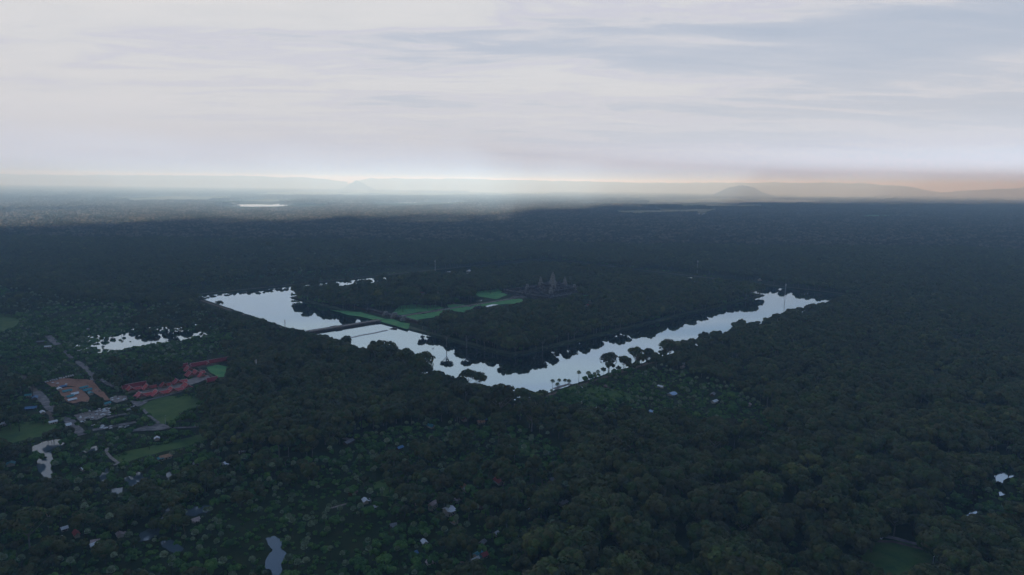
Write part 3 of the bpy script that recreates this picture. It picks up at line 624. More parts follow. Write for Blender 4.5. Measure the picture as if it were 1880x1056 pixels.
HS = [(670.6, 918, 9, 6, 'white', 'white roofed hut left of the village centre beside a small field'), (737, 905, 6, 5, 'white', 'small white hut on the far side of the central village clearing'),
 (766, 922, 6, 4, 'white', 'tiny pale hut between the clearing and the long cream roof'), (795, 929, 13, 6, 'pink', 'long cream roofed house left of the two storey white house'),
 (824, 939, 11, 11, 'white', 'large white two storey house in the village centre'), (833, 955, 10, 6, 'orange', 'orange and cream roofed house just below the large white house'),
 (841, 914, 15, 7, 'pink', 'wide pinkish roofed house above the large white house'), (856, 897, 8, 6, 'white', 'white roofed house at the top of the village group'), (848, 891, 14, 5, 'orange', 'long tan roof at the very top of the village group'),
 (884, 929, 11, 6, 'brown', 'brown roofed house right of the village centre'), (857, 931, 10, 4, 'grey', 'narrow grey roof between the brown and the white houses'), (916, 882, 16, 9, 'red', 'bright red roofed house standing alone right of the village'),
 (1014, 879, 8, 6, 'grey', 'pale grey pointed roof among trees right of the red house'), (1034, 922, 12, 6, 'white', 'long white roof at the right end of the village'), (1021, 921, 7, 5, 'white', 'small white hut left of the long white roof at the right end of the village'),
 (977, 934, 6, 7, 'light_blue', 'small pale blue roof right of the village'), (938, 982, 8, 7, 'light_blue', 'left one of two joined pale blue roofs near the bottom'), (945, 987, 8, 6, 'light_blue', 'right one of two joined pale blue roofs near the bottom'), (911, 978, 5, 4, 'white', 'tiny white hut left of the paired pale blue roofs'),
 (886, 995, 8, 5, 'grey', 'small grey roof near the bottom below the village'), (878, 1016, 9, 7, 'teal', 'teal roofed house near the bottom edge'), (888, 1018, 7, 6, 'red', 'red brown roofed house beside the teal one near the bottom edge'),
 (872, 1026, 9, 4, 'white', 'low white roof below the teal roofed house'), (779, 994, 7, 5, 'white', 'small white hut below the village on the left'), (789, 1032, 7, 5, 'pink', 'small pale roof near the bottom edge left of the teal roof'),
 (648, 903, 10, 8, 'brown', 'brown roofed house left of the white hut in the village'), (640, 810, 15, 7, 'grey', 'long grey roof alone in the middle left forest'), (792, 781, 12, 8, 'teal', 'teal roofed house below the moat corner forest'),
 (852, 769, 9, 6, 'red', 'small red roofed house left of the orange one below the moat corner'), (883, 774, 10, 7, 'orange', 'orange roofed house with blue shed below the moat corner'), (890, 770, 6, 4, 'blue', 'blue shed roof behind the orange roofed house'),
 (734, 821, 9, 5, 'blue', 'dim blue grey roof in the middle forest'), (722, 963, 7, 4, 'grey', 'low grey roof left of the dark trees below the village'), (843, 1037, 9, 7, 'brown', 'brown roof at the bottom edge'), (760, 1015, 7, 5, 'blue', 'dark blue roof near the bottom edge'), (691, 929, 6, 5, 'white', 'small white hut just below the field left of the village'),
 (1234, 722, 15, 9, 'light_blue', 'large pale blue roof in the south palm grove'), (1312, 736, 13, 6, 'white', 'bright white curved roof at the right of the south palm grove'), (1309, 723, 12, 6, 'grey', 'grey green roof above the bright white roof in the south grove'), (1213, 709, 10, 5, 'white', 'thin white roof above the pale blue roof in the south grove'),
 (1259, 667, 11, 6, 'white', 'white roof just behind the south bank trees'), (1253, 673, 10, 6, 'pink', 'pale tan roof below the white roof by the south bank'), (1072, 737, 9, 6, 'white', 'white and dark hut near the corner meadow'), (1099, 750, 9, 5, 'white', 'pair of small white roofs right of the corner meadow'),
 (1197, 755, 7, 6, 'light_blue', 'small pale hut below the large pale blue roof'), (1212, 764, 6, 5, 'grey', 'tiny pale hut lowest in the south grove'), (1116, 709, 12, 8, 'brown', 'brown roofed house behind the corner meadow'), (1068, 711, 5, 4, 'white', 'tiny white shelter at the corner meadow by the palms'),
 (417, 848, 11, 7, 'white', 'bright white angular roof alone in the lower left forest'), (444, 828, 7, 5, 'white', 'small white roof up and right of the bright angular one'), (288, 804, 6, 6, 'white', 'white tent like roof by the narrow green field'), (154, 859, 6, 5, 'white', 'small white hut right of the leftmost flooded pool'),
 (128, 915, 10, 5, 'white', 'long white roof below the flooded pools at lower left'), (101, 912, 8, 4, 'pink', 'low pale roof left of the long white roof at lower left'), (118, 969, 6, 5, 'white', 'single bright hut in the lower left corner forest'), (104, 990, 11, 4, 'white', 'long thin white roof near the lower left corner'),
 (220, 980, 8, 6, 'pink', 'pale roof left of the winding pool'), (175, 993, 8, 6, 'pink', 'upper pink roof in the huddle left of the winding pool'), (171, 999, 6, 5, 'white', 'lower white roof in the huddle left of the winding pool'), (94, 942, 9, 4, 'orange', 'tan roof in the forest at lower left'), (359, 953, 8, 4, 'pink', 'pale roof beside the small pool right of the winding one'),
 (304, 838, 14, 6, 'orange', 'orange red roof at the end of the narrow field'), (294, 841, 6, 5, 'teal', 'tiny teal roof beside the orange red roof'), (140, 979, 11, 5, 'red', 'dull red roof in the lower left corner forest'), (209, 937, 9, 5, 'brown', 'brown roof left of the middle flooded plots'), (359, 851, 7, 5, 'grey', 'grey hut left of the bright angular roof'),
 (20, 850, 7, 8, 'teal', 'pale green roof at the left edge below the field'), (5, 797-20, 7, 5, 'white', 'white hut at the left edge above the field'),
 (74, 627, 14, 5, 'grey', 'low grey roof beside the far left road'), (88, 636, 12, 4, 'white', 'white roof at the bend of the far left road'), (162, 604, 6, 5, 'white', 'tiny white hut above the left pond'),
 (64, 729, 12, 7, 'blue', 'long blue roof left of the grey road'), (56, 748, 16, 6, 'blue', 'bright blue and white market roof left of the grey road'), (52, 725, 9, 6, 'teal', 'teal roof among trees left of the grey road'), (78, 756, 9, 5, 'white', 'white roof at the lower end of the blue market roof'), (97, 774, 10, 5, 'white', 'pale roof where the left road ends'), (124, 779, 8, 6, 'white', 'bright white roof right of the left road'),
 (123, 717, 13, 8, 'teal', 'large teal roof in the orange yard'), (128, 727, 10, 7, 'teal', 'second teal roof lower in the orange yard'), (153, 711, 13, 6, 'teal', 'upper teal roof between the orange yard strips'), (160, 715, 13, 6, 'teal', 'middle teal roof between the orange yard strips'), (166, 721, 11, 6, 'teal', 'lower teal roof between the orange yard strips'),
 (196, 740, 10, 6, 'teal', 'teal roof below the orange yard beside the dark trees'), (109, 713, 10, 6, 'white', 'white roof at the upper left of the orange yard'), (137, 722, 10, 6, 'white', 'white roof in the middle of the orange yard'), (132, 733, 12, 7, 'white', 'white roof at the lower end of the orange yard'), (116, 709, 9, 5, 'blue', 'dark blue roof at the top of the orange yard'),
 (775, 538, 19, 9, 'red', 'red roof on the island left of the lawn'), (803, 535, 16, 8, 'orange', 'orange roof on the island above the lawn'), (1078, 560, 14, 9, 'red', 'red roof on the island right of the temple'), (1084, 553, 9, 8, 'white', 'white building behind the red roof right of the temple'),
 (824, 500, 12, 12, 'white', 'white building beyond the island on the left'), (860, 497, 14, 10, 'white', 'smaller white building beyond the island'), (1395, 513, 16, 9, 'white', 'white building on the far moat bank'),
 (1699, 998, 8, 6, 'light_blue', 'pale blue roof at the right end of the lower right road'), (1588, 966, 8, 5, 'blue', 'dark blue roof left of the two tall trees at lower right'), (1682, 1054, 12, 7, 'light_blue', 'pale roof at the very bottom on the lower right field'),
 (1376, 742, 6, 5, 'pink', 'small pale hut right of the south palm grove'), (421, 848-40+2, 6, 5, 'pink', 'pink hut in the forest above the bright angular roof')]
for i, (u, v, w_, l_, rf, lb) in enumerate(HS):
    big_ = 'two storey' in lb; far_ = v < 560
    house(u, v, w_, l_, rf, lb, 'wood' if rf in ('brown', 'grey', 'blue') else 'cream', 6.2 if big_ or far_ else 3., 2.6 if rf in ('red', 'orange') else 1.6, rnd.choice((0, math.pi/2, .3, -.4, .1, 1.3)), porch=(i % 4 == 0), zc=5 if far_ else 3, clr=.66)
for u, v, n_, lb in ((1283, 392, 3, 'far white building on the left of a pair beyond the forest'), (1292, 392.5, 3, 'far white building on the right of a pair beyond the forest'), (1465, 396, 3, 'far white building alone on the right beyond the forest')):
    house(u, v, 34, 20, 'white', lb, 'white', 12, 4, .3, name='apartment_block', cat='building', clr=.8, zc=10)

# red roofed resort: steep Khmer roofs with pale gable trim
RED, SHADE_RED, TRIM = M_['red_roof'], M_['shaded_red_roof'], M_['trim']
def trim_mb(w, l, z, h, over):
    m = MB()
    for sx in (-1, 1):
        x = sx*(w/2+over)
        for sy in (-1, 1):
            m.tube((x, sy*(l/2+over+.2), z-over*.4), (x, sy*l*.24, z+h*.42), .3, .3, 4); m.tube((x, sy*l*.24, z+h*.42), (x, 0, z+h+.3), .3, .3, 4)
        m.tube((x, 0, z+h), (x+sx*.5, 0, z+h+1.6), .3, .05, 4)
    m.box((0, 0, z+h-.05), (w+2*over, .55, .4)); return m
def pavilion(u, v, w, l, label, rz=math.pi/2, h=3.4, rh=5.2, wing=True, m=RED, name='red_roofed_pavilion', group='red roofed pavilions of the resort', clr=.62):
    x, y = at(u, v, 5); t = empty(name, (x, y, 0), rz); tag(t, label, 'pavilion', group)
    pw = max(w, l)*FPX/math.hypot(x-CX, y-CY); clear_spot(u, v, clr*pw+1, clr*pw*.55+1, depth=math.hypot(x-CX, y-CY)+max(w, l))
    q = MB(); q.box((0, 0, 0), (w-1, l-1.6, h)); q.build('wall', M_['cream'], t)
    r = MB(); r.gable((0, 0), w, l, h+.6, rh, .7, .3, .09); ro = r.build('roof', m, t); trim_mb(w, l*.98, h+.6, rh, .72).build('ridge_trim', TRIM, ro)
    r = MB(); r.gable((0, 0), w+2.4, l+3.2, h-.5, rh*.42, .5, .25, .05); r.build('lower_roof', m, t)
    if wing:
        q = MB(); q.box((0, -l*.75, 0), (5, l*.9, h-.4)); q.build('wing_wall', M_['cream'], t)
        r = MB(); r.gable((0, 0), l*1.1, 7.5, h-.4, rh*.62, .5, .25, .07); ro = r.build('wing_roof', m, t); ro.rotation_euler = (0, 0, math.pi/2); ro.location = (0, -l*.7, 0)
        trim_mb(l*1.1, 7.3, h-.4, rh*.62, .5).build('ridge_trim', TRIM, ro)
    d = MB(); d.box((0, l/2-.75, 0), (1.4, .12, 2.2)); d.build('door', M_['wood'], t)
for u, v, w_, l_, lb, wg_ in ((239.6, 714, 11, 12, 'leftmost red roofed pavilion in front of the long low roof', 1), (257.4, 725, 12, 13, 'red roofed pavilion at the lower left of the resort row', 1), (270, 710.5, 10, 11, 'red roofed pavilion right of the long low roof', 1),
        (288, 721, 13, 14, 'large red roofed pavilion in the middle of the front row', 1), (300.2, 706, 8, 8, 'small pale topped pavilion between the back row roofs', 1), (315.5, 715.5, 12, 13, 'right hand red roofed pavilion of the front row', 1), (325, 700.5, 11, 12, 'red roofed pavilion highest in the back row', 1),
        (342.3, 707.5, 15, 10, 'flat broad red roof at the right end of the pavilion rows', 0), (323, 675, 6, 6, 'tiny red roof standing apart behind the pavilions', 0), (346, 677, 12, 12, 'upper red roofed pavilion of the cluster by the walled lawn', 0), (349.4, 686, 13, 12, 'lowest red roofed pavilion of the cluster by the walled lawn', 0),
        (360, 684, 13, 11, 'middle red roofed pavilion of the cluster by the walled lawn', 1), (370.5, 688, 8, 9, 'rightmost small pavilion of the cluster by the walled lawn', 0)):
    pavilion(u, v, w_, l_, lb, wing=bool(wg_))
for u, v, w_, l_, lb in ((246, 707, 34, 8, 'long low shaded red roof at the left end of the resort'), (364.5, 668, 27, 9, 'left half of the long shaded red hall behind the lawn'), (402, 661, 37, 9, 'right half of the long shaded red hall behind the lawn'), (389, 696, 17, 9, 'shaded red hall at the lower end of the white wall'),
        (336, 671, 14, 7, 'short shaded red roof left of the long hall')):
    pavilion(u, v, w_, l_, lb, 0., 3.6, 4., False, SHADE_RED, 'red_roofed_hall', 'long red roofed halls of the resort', .52)
pavilion(381, 666, 8, 6, 'pale fronted gate between the two halves of the long hall', math.pi/2, 3, 3.2, False, RED, 'red_roofed_pavilion')
for pts, lb in (([(363, 676), (402, 669)], 'pale low wall along the far side of the resort lawn'), ([(366, 678), (399, 697)], 'pale low wall along the near side of the resort lawn')):
    fill(line_poly(pts, 2)); a, b = Vector(at(*pts[0])), Vector(at(*pts[1])); m = MB(); d = (b-a).length; m.box((0, 0, 0), (d, 3.2, .4)); m.box((0, 1.4, .4), (d, .3, 1.)); m.box((0, -1.4, .4), (d, .3, 1.))
    for i in range(int(d/4)): m.box((-d/2+2+i*4, 0, .4), (.4, 3.0, 1.3))
    o = m.build('garden_wall', M_['paving']); o.location = (*((a+b)/2), 0); o.rotation_euler = (0, 0, math.atan2(b.y-a.y, b.x-a.x)); tag(o, lb, 'wall')

# ------------------------------------------------------------------ vehicles and stalls
def car_mesh(van, col):
    m = MB(); L_, W_ = (5.6, 2.1) if van else (4.4, 1.8); m.box((0, 0, .35), (L_, W_, .75)); m.cur = 0
    if van: m.box((-.3, 0, 1.1), (L_-.9, W_-.06, 1.1), 0, .93)
    else: m.box((-.2, 0, 1.1), (2.5, W_-.1, .62), 0, .8)
    m.cur = 1; m.box((-.3 if van else -.2, 0, 1.32), ((L_-1.) if van else 2.3, W_-.02 if van else W_-.12, .4), 0, .94)
    m.cur = 2
    for x in (-L_*.3, L_*.3):
        for y in (-W_/2+.08, W_/2-.08): m.tube((x, y-.12, .36), (x, y+.12, .36), .36, .36, 10)
    m.cur = 0; me = bpy.data.meshes.new('van' if van else 'car'); me.from_pydata(m.v, [], m.f)
    for q in (M_[col], M_['glass'], M_['rubber']): me.materials.append(q)
    me.polygons.foreach_set('material_index', m.mi); return me
vm, cm, cm2 = car_mesh(1, 'white'), car_mesh(0, 'white'), car_mesh(0, 'roof_grey')
def park(me, u, v, rz, label, name, cat, group):
    x, y = at(u, v, .8); o = bpy.data.objects.new(name, me); C.objects.link(o); o.location = (x, y, .2); o.rotation_euler = (0, 0, rz); clear_spot(u, v+.5, 3.4, 2.4); tag(o, label, cat, group)
for i in range(13):
    t = i/12; park(vm, 84+49*t+rnd.uniform(-1, 1), 701.5-11.5*t+rnd.uniform(-.8, .8), math.pi/2+rnd.uniform(-.1, .1), 'white van in the row along the top of the orange yard', 'parked_van', 'van', 'white vans in the row above the orange yard')
for i, (u, v) in enumerate([(152, 757), (153.6, 758.6), (166, 762.5), (164.5, 755.5), (181, 753), (187.5, 754.7), (195, 750.8), (200.5, 750), (153.5, 773), (160, 768), (169.5, 770), (179, 767), (185.5, 762.7), (171, 780.5), (187.7, 783), (221.7, 785), (233.5, 782), (229, 784), (191, 756), (157, 775), (246, 745), (236.5, 752.6), (243, 747), (176, 759), (148, 766)]):
    park(cm if i % 3 else vm, u, v, rnd.choice((0, .2, 1.5)), 'white vehicle in the dusty parking ground below the orange yard', 'parked_car', 'car', 'white cars in the parking ground')
for i, (u, v) in enumerate([(168, 697), (172, 702), (146, 716), (141, 742), (176, 714), (182, 719), (160, 737), (104, 708), (192, 700), (203, 703), (206, 708)]): park(cm2 if i % 2 else cm, u, v, rnd.uniform(0, 3), 'small car on the roads around the orange yard', 'parked_car', 'car', 'cars scattered by the orange yard')
for i, (u, v) in enumerate([(1603, 985), (1606, 984), (1616.5, 986.5), (1618, 988)]): park(cm, u, v, .3+i, 'white car on the road above the lower right field', 'parked_car', 'car', 'cars by the lower right field')
def stall():
    t = empty('market_stall', (0, 0, 0)); m = MB(); m.box((0, 0, 2.2), (3.6, 3.6, .9), 0, .12); m.box((0, 0, 2.), (3.6, 3.6, .2)); m.build('canopy', M_['white'], t)
    for sx in (-1, 1):
        for sy in (-1, 1): q = MB(); q.box((sx*1.6, sy*1.6, 0), (.08, .08, 2.)); q.build('leg', M_['pole'], t)
    q = MB(); q.box((0, .8, 0), (2.8, .9, .9)); q.build('counter', M_['wood'], t); return t
st = stall(); first = True
for i in range(34):
    u, v = rnd.choice([(rnd.uniform(138, 172), rnd.uniform(765, 778)), (rnd.uniform(176, 204), rnd.uniform(750, 762)), (rnd.uniform(205, 232), rnd.uniform(729, 737)), (rnd.uniform(174, 208), rnd.uniform(778, 788)), (rnd.uniform(96, 134), rnd.uniform(700, 712))])
    o = st if first else copy_tree(st); first = False; x, y = at(u, v, 2); o.location = (x, y, 0); o.rotation_euler = (0, 0, rnd.uniform(0, 1.5)); clear_spot(u, v, 2.6, 2); tag(o, 'small white canopied stall around the parking ground and orange yard', 'stall', 'white canopied market stalls')
# graves / pale stones in the village field, boats
def boat(u, v, label):
    x, y = at(u, v, WL); m = MB(); n = 9; vs = []
    for i in range(n):
        s = -1+2*i/(n-1); w_ = 1.*(1-abs(s)**2.5)+.05; zz = .25*abs(s)**2
        vs += [(s*4, -w_, .55+zz), (s*3.8, 0, 0), (s*4, w_, .55+zz)]
    m.add(vs, [(3*i, 3*i+1, 3*i+4, 3*i+3) for i in range(n-1)]+[(3*i+1, 3*i+2, 3*i+5, 3*i+4) for i in range(n-1)])
    t = empty('rowing_boat', (x, y, WL), .6); tag(t, label, 'boat'); m.build('hull', M_['white'], t)
    for s in (-.4, .3): q = MB(); q.box((s*4, 0, .42), (.35, 1.7, .06)); q.build('seat', M_['wood'], t)
boat(1064, 631, 'small white boat by the dark south bank of the island'); boat(795, 640, 'small dark boat on the open water left of the island corner')
# masts and poles
def mast(u, vb, vt, label, wd=1.2):
    x, y = at(u, vb); H = 5.
    while proj(x, y, H)[1] > vt: H += .5
    t = empty('radio_mast', (x, y, 0)); tag(t, label, 'mast'); m = MB()
    for a in range(3): q = (wd*math.cos(a*2.094), wd*math.sin(a*2.094)); m.tube((q[0], q[1], 0), (q[0]*.6, q[1]*.6, H), .22, .16, 5)
    k = int(H/3)
    for i in range(k):
        z0, z1 = i*H/k, (i+1)*H/k
        for a in range(3):
            r0, r1 = wd*(1-.4*z0/H), wd*(1-.4*z1/H); m.tube((r0*math.cos(a*2.094), r0*math.sin(a*2.094), z0), (r1*math.cos((a+1)*2.094), r1*math.sin((a+1)*2.094), z1), .1, .1, 4)
    m.build('lattice', M_['pole'], t)
    for a in range(3): q = MB(); q.box((wd*1.2*math.cos(a*2.094+.5), wd*1.2*math.sin(a*2.094+.5), H*.84), (.5, .5, H*.13)); q.build('antenna', M_['white'], t)
mast(472, 702, 660, 'white lattice radio mast above the trees right of the red hall', 1.3); mast(799, 497, 478, 'thin distant mast behind the island on the left', 1.8); mast(1280, 502, 478, 'thin distant mast behind the island on the right', 1.8); mast(1441, 548, 521, 'dark lattice mast on the south moat bank near its far end', 1.5); mast(523.5, 604, 588, 'slender mast on the west bank by the bridge', .8)
for u, vb, vt, lb in ((1711, 1052, 1022, 'white flat post at the right edge of the lower right field'), (304, 780, 764, 'thin pole at the edge of the field below the pavilions')):
    x, y = at(u, vb); H = 3.
    while proj(x, y, H)[1] > vt: H += .3
    t = empty('lamp_post', (x, y, 0)); tag(t, lb, 'post'); m = MB(); m.tube((0, 0, 0), (0, 0, H), .22, .14, 8); m.build('pole', M_['pole'], t); q = MB(); q.box((.5, 0, H-.2), (1.4, .5, .25)); q.build('lamp_head', M_['white'], t)
# temple clearing kept open towards the camera
_t = np.zeros_like(MASK); fill([(938, 530), (957, 519), (985, 503), (1035, 503), (1056, 521), (1064, 533), (1045, 543), (1010, 549), (975, 548), (950, 543)], _t); DEPTH[_t & ~MASK] = 2010; MASK |= _t
fill([(655, 566), (760, 568), (760, 600), (655, 576)]); fill(line_poly([(740, 577), (815, 566), (925, 548)], 3.5))
# ------------------------------------------------------------------ haze
def box_obj(name, lo, hi, m):
    mb = MB(); mb.box(((lo[0]+hi[0])/2, (lo[1]+hi[1])/2, lo[2]), (hi[0]-lo[0], hi[1]-lo[1], hi[2]-lo[2])); return mb.build(name, m)
def haze_b(t, p):
    t.nodes.remove(p); o = t.nodes['Material Output']; v = N(t, 'ShaderNodeVolumePrincipled')
    v.inputs['Color'].default_value = (.45, .74, 1.0, 1); v.inputs['Absorption Color'].default_value = (1, 1, 1, 1)
    v.inputs['Density'].default_value = HAZE; v.inputs['Anisotropy'].default_value = -.36; L(t, v.outputs[0], o.inputs['Volume'])
HAZE = 1.15e-4
tag(box_obj('haze', (-33000, -33000, -12), (34500, 34500, 572), mat('haze', haze_b)), kind='stuff')

# ------------------------------------------------------------------ tree geometry (numpy)
def quads(P, Nn, size, g, asp=1.):
    """leaf sprays: one quad per point, facing Nn"""
    n = len(P); r = g.normal(size=(n, 3)); t = np.cross(Nn, r); t /= np.linalg.norm(t, axis=1)[:, None]+1e-9; b = np.cross(Nn, t)
    s = (size*g.uniform(.6, 1.3, n))[:, None]; s2 = s*asp
    return np.stack([P-t*s-b*s2, P+t*s-b*s2, P+t*s+b*s2, P-t*s+b*s2], 1)
def blob_points(g, c, r, n, flat=.8, lower=-.35):
    d = g.normal(size=(n*2, 3)); d /= np.linalg.norm(d, axis=1)[:, None]; d = d[d[:, 2] > lower][:n]
    k = g.uniform(.78, 1.05, len(d))[:, None]
    return c+d*np.array([r, r, r*flat])*k, d
def crown_pts(g, R, H, nb, per, size, z0, jit=.28, dome=.75, gap=0.):
    """crown of billowing clumps laid over a dome"""
    Q, T = [], []
    for i in range(nb):
        a = i*2.39996+g.uniform(-.5, .5); rr = math.sqrt((i+.4)/nb)*R*.8
        zz = z0+H*(-.02+.78*math.sqrt(max(0, 1-(rr/R)**2)))+g.uniform(-.16, .16)*H
        br = R*g.uniform(.26, .42)*(1.25 if nb < 8 else 1)
        c = np.array([rr*math.cos(a), rr*math.sin(a), zz])
        n = int(per*(br/(R*.34))**2)
        p, d = blob_points(g, c, br, n, dome)
        nn = d+g.normal(size=d.shape)*jit; nn[:, 2] += .12; nn /= np.linalg.norm(nn, axis=1)[:, None]
        Q.append(quads(p, nn, size, g)); T.append(np.full(len(p), g.uniform(.3, .7))+g.uniform(-.05, .05, len(p)))
        if g.uniform() < .8:   # under-side clumps fill the crown
            m = n//3; c2 = c-np.array([0, 0, br*.7]); p, d = blob_points(g, c2, br*.8, m, .8, -1); Q.append(quads(p, d, size*1.2, g)); T.append(np.full(len(p), .45))
    return np.concatenate(Q), np.concatenate(T)
def leaf_mesh(name, Q, T, m):
    n = len(Q); me = bpy.data.meshes.new(name); me.vertices.add(n*4); me.vertices.foreach_set('co', Q.reshape(-1).astype('f'))
    me.loops.add(n*4); me.loops.foreach_set('vertex_index', np.arange(n*4, dtype='i'))
    me.polygons.add(n); me.polygons.foreach_set('loop_start', np.arange(n, dtype='i')*4)
    me.polygons.foreach_set('loop_total', np.full(n, 4, dtype='i'))
    me.materials.append(m); a = me.attributes.new('tone', 'FLOAT', 'FACE'); a.data.foreach_set('value', T.astype('f'))
    me.update(); me.validate(); return me
def gen(seed): return np.random.default_rng(seed)
def trunk_mesh(name, R, h, r, seed, m, limbs=5, lean=.03):
    g = random.Random(seed); mb = MB(); p = Vector((0, 0, -.5)); k = 5; pts = [p]
    for i in range(k): p = p+Vector((g.uniform(-lean, lean)*h, g.uniform(-lean, lean)*h, h/k)); pts.append(p)
    for i in range(k): mb.tube(pts[i], pts[i+1], r*(1-.11*i)*(1.35 if i == 0 else 1), r*(1-.11*(i+1)))
    for i in range(limbs):
        a = i*2.4+g.uniform(-.4, .4); b = pts[-1-(i % 2)]; q = b+Vector((math.cos(a)*R*.45, math.sin(a)*R*.45, R*.42))
        mb.tube(b, q, r*.5, r*.25, 5)
        q2 = q+Vector((math.cos(a+.5)*R*.3, math.sin(a+.5)*R*.3, R*.25)); mb.tube(q, q2, r*.27, r*.1, 4)
    me = bpy.data.meshes.new(name); me.from_pydata(mb.v, [], mb.f); me.materials.append(m); me.update(); return me
def join_mesh(name, a, b):
    me = bpy.data.meshes.new(name); va = np.empty(len(a.vertices)*3, 'f'); a.vertices.foreach_get('co', va); vb = [tuple(v.co) for v in b.vertices]
    V = va.reshape(-1, 3).tolist()+vb; F_ = np.arange(len(a.vertices)).reshape(-1, 4).tolist()+[[i+len(a.vertices) for i in p.vertices] for p in b.polygons]
    me.from_pydata(V, [], F_); me.materials.append(a.materials[0]); me.materials.append(b.materials[0])
    me.polygons.foreach_set('material_index', [0]*len(a.polygons)+[1]*len(b.polygons))
    ta = np.empty(len(a.polygons), 'f'); a.attributes['tone'].data.foreach_get('value', ta)
    at_ = me.attributes.new('tone', 'FLOAT', 'FACE'); at_.data.foreach_set('value', np.concatenate([ta, np.full(len(b.polygons), .5, 'f')])); me.update(); return me
# unit trees are built at real size, then scaled about 1
BROAD = []     # (crown mesh, trunk mesh, R, height)
for k in range(9):
    g = gen(100+k); R = [8.5, 7.5, 9.5, 7., 10.5, 8., 6.5, 9., 11.5][k]; hb = [10, 11, 9, 10, 10, 12, 8, 10, 9][k]; H = R*[1.25, 1.5, 1.1, 1.8, 1., 1.5, 1.6, 1.2, 1.][k]
    Q, T = crown_pts(g, R, H, [13, 11, 16, 9, 19, 12, 8, 15, 22][k], 130, .62, hb, dome=[.8, .95, .7, 1., .62, .9, 1., .75, .6][k])
    BROAD.append((leaf_mesh('crown', Q, T, M_['leaf']), trunk_mesh('trunk', R, hb+H*.25, .5, k, M_['dark_trunk'] if k % 3 else M_['trunk']), R, hb+H*.95))
LOWT = []
for k in range(5):
    g = gen(200+k); R = [4.2, 5., 3.6, 5.8, 4.6][k]; hb = [3.5, 4.5, 3.5, 4.5, 6][k]; H = R*[1.1, .9, 1.4, .8, 1.2][k]
    Q, T = crown_pts(g, R, H, [7, 8, 6, 9, 8][k], 90, .5, hb)
    LOWT.append((leaf_mesh('crown', Q, T, M_['leaf_low']), trunk_mesh('trunk', R, hb+H*.2, .24, k+20, M_['dark_trunk'], 3), R, hb+H*.95))
def palm_crown(seed, R, h, nf=34):
    g = gen(seed); Q, T = [], []
    for i in range(nf):
        zz = g.uniform(-.55, 1); a = i*2.4; rr = math.sqrt(1-zz*zz); d = np.array([rr*math.cos(a), rr*math.sin(a), zz]); c = np.array([0, 0, h])+d*R*.62
        up = np.array([0, 0, 1.]); s = np.cross(d, up); s /= np.linalg.norm(s)+1e-9; w = np.cross(s, d); fold = g.uniform(.1, .5)
        m = 5; fr = R*.5; prev = None
        for j in range(m):     # one fan leaf: pleated half disc, normals tilted out
            a0 = -1.5+3.*j/m; a1 = -1.5+3.*(j+1)/m; dn = d*.55+w*.6; dn /= np.linalg.norm(dn)
            e = lambda t, q: c+fr*q*(s*math.sin(t)+dn*math.cos(t)-np.array([0, 0, .18*q]))
            Q.append([c, e(a0+.04, 1), e((a0+a1)/2, 1.12), e(a1-.04, 1)]); T.append(.5+g.uniform(-.12, .12))
        Q.append([np.array([0, 0, h-.2]), c-s*.06, c+s*.06, np.array([.05, 0, h-.2])]); T.append(.6)
    # dry skirt
    p, d = blob_points(g, np.array([0, 0, h-R*.35]), R*.42, 26, .9, -1); q = quads(p, d, .35, g); Q += list(q); T += [.1]*len(q)
    return leaf_mesh('crown', np.array(Q), np.array(T), M_['leaf_palm'])
PALM = []
for k in range(4):
    h = [11, 14, 9, 16][k]; R = [3., 2.8, 3.2, 2.9][k]; PALM.append((palm_crown(300+k, R, h), trunk_mesh('trunk', 0, h, .27, 50+k, M_['dark_trunk'], 0, .008), R, h+R))
TALL = []      # emergent trees on tall pale trunks
for k in range(5):
    g = gen(400+k); R = [9, 11, 7.5, 10, 8.5][k]; hb = [14, 11, 13, 13, 13][k]; H = R*[1.2, 1.15, 1.7, 1.3, 1.4][k]
    Q, T = crown_pts(g, R, H, [15, 18, 13, 16, 11][k], [60, 55, 65, 60, 50][k], .6, hb, dome=.7)
    TALL.append((leaf_mesh('crown', Q, T, M_['leaf']), trunk_mesh('trunk', R*1.25, hb*.96, .62, 70+k, M_['trunk'], 8, .015), R, hb+H))
BUSH = []
for k in range(4):
    g = gen(500+k); R = [2.2, 3., 1.8, 3.6][k]; Q, T = crown_pts(g, R, R*.9, 5, 45, .38, -.2); BUSH.append((leaf_mesh('bush', Q, T, M_['leaf_low']), None, R, R*1.2))

# ------------------------------------------------------------------ where trees stand
def inpoly(u, v, poly):
    p = np.array(poly, float); ins = np.zeros(len(u), bool); j = len(p)-1
    for i in range(len(p)):
        c = ((p[i, 1] > v) != (p[j, 1] > v)) & (u < (p[j, 0]-p[i, 0])*(v-p[i, 1])/(p[j, 1]-p[i, 1]+1e-9)+p[i, 0]); ins ^= c; j = i
    return ins
LOWZ = [[(1745, 845), (1900, 835), (1900, 930), (1830, 985), (1730, 995)], [(-60, 520), (150, 560), (380, 570), (420, 600), (440, 660), (400, 690), (370, 740), (380, 830), (470, 900), (520, 1100), (-60, 1100)],
        [(380, 840), (600, 850), (640, 800), (780, 780), (900, 790), (1000, 800), (1060, 880), (1080, 960), (960, 1056), (880, 1130), (520, 1130), (480, 980)],
        [(990, 730), (1040, 700), (1120, 690), (1220, 680), (1340, 715), (1420, 760), (1420, 800), (1340, 800), (1180, 770), (1080, 775)]]
MIDZ = [[(520, 500), (760, 500), (830, 520), (850, 560), (740, 560), (600, 560), (510, 545)], [(350, 440), (620, 450), (720, 480), (620, 520), (380, 530)]]
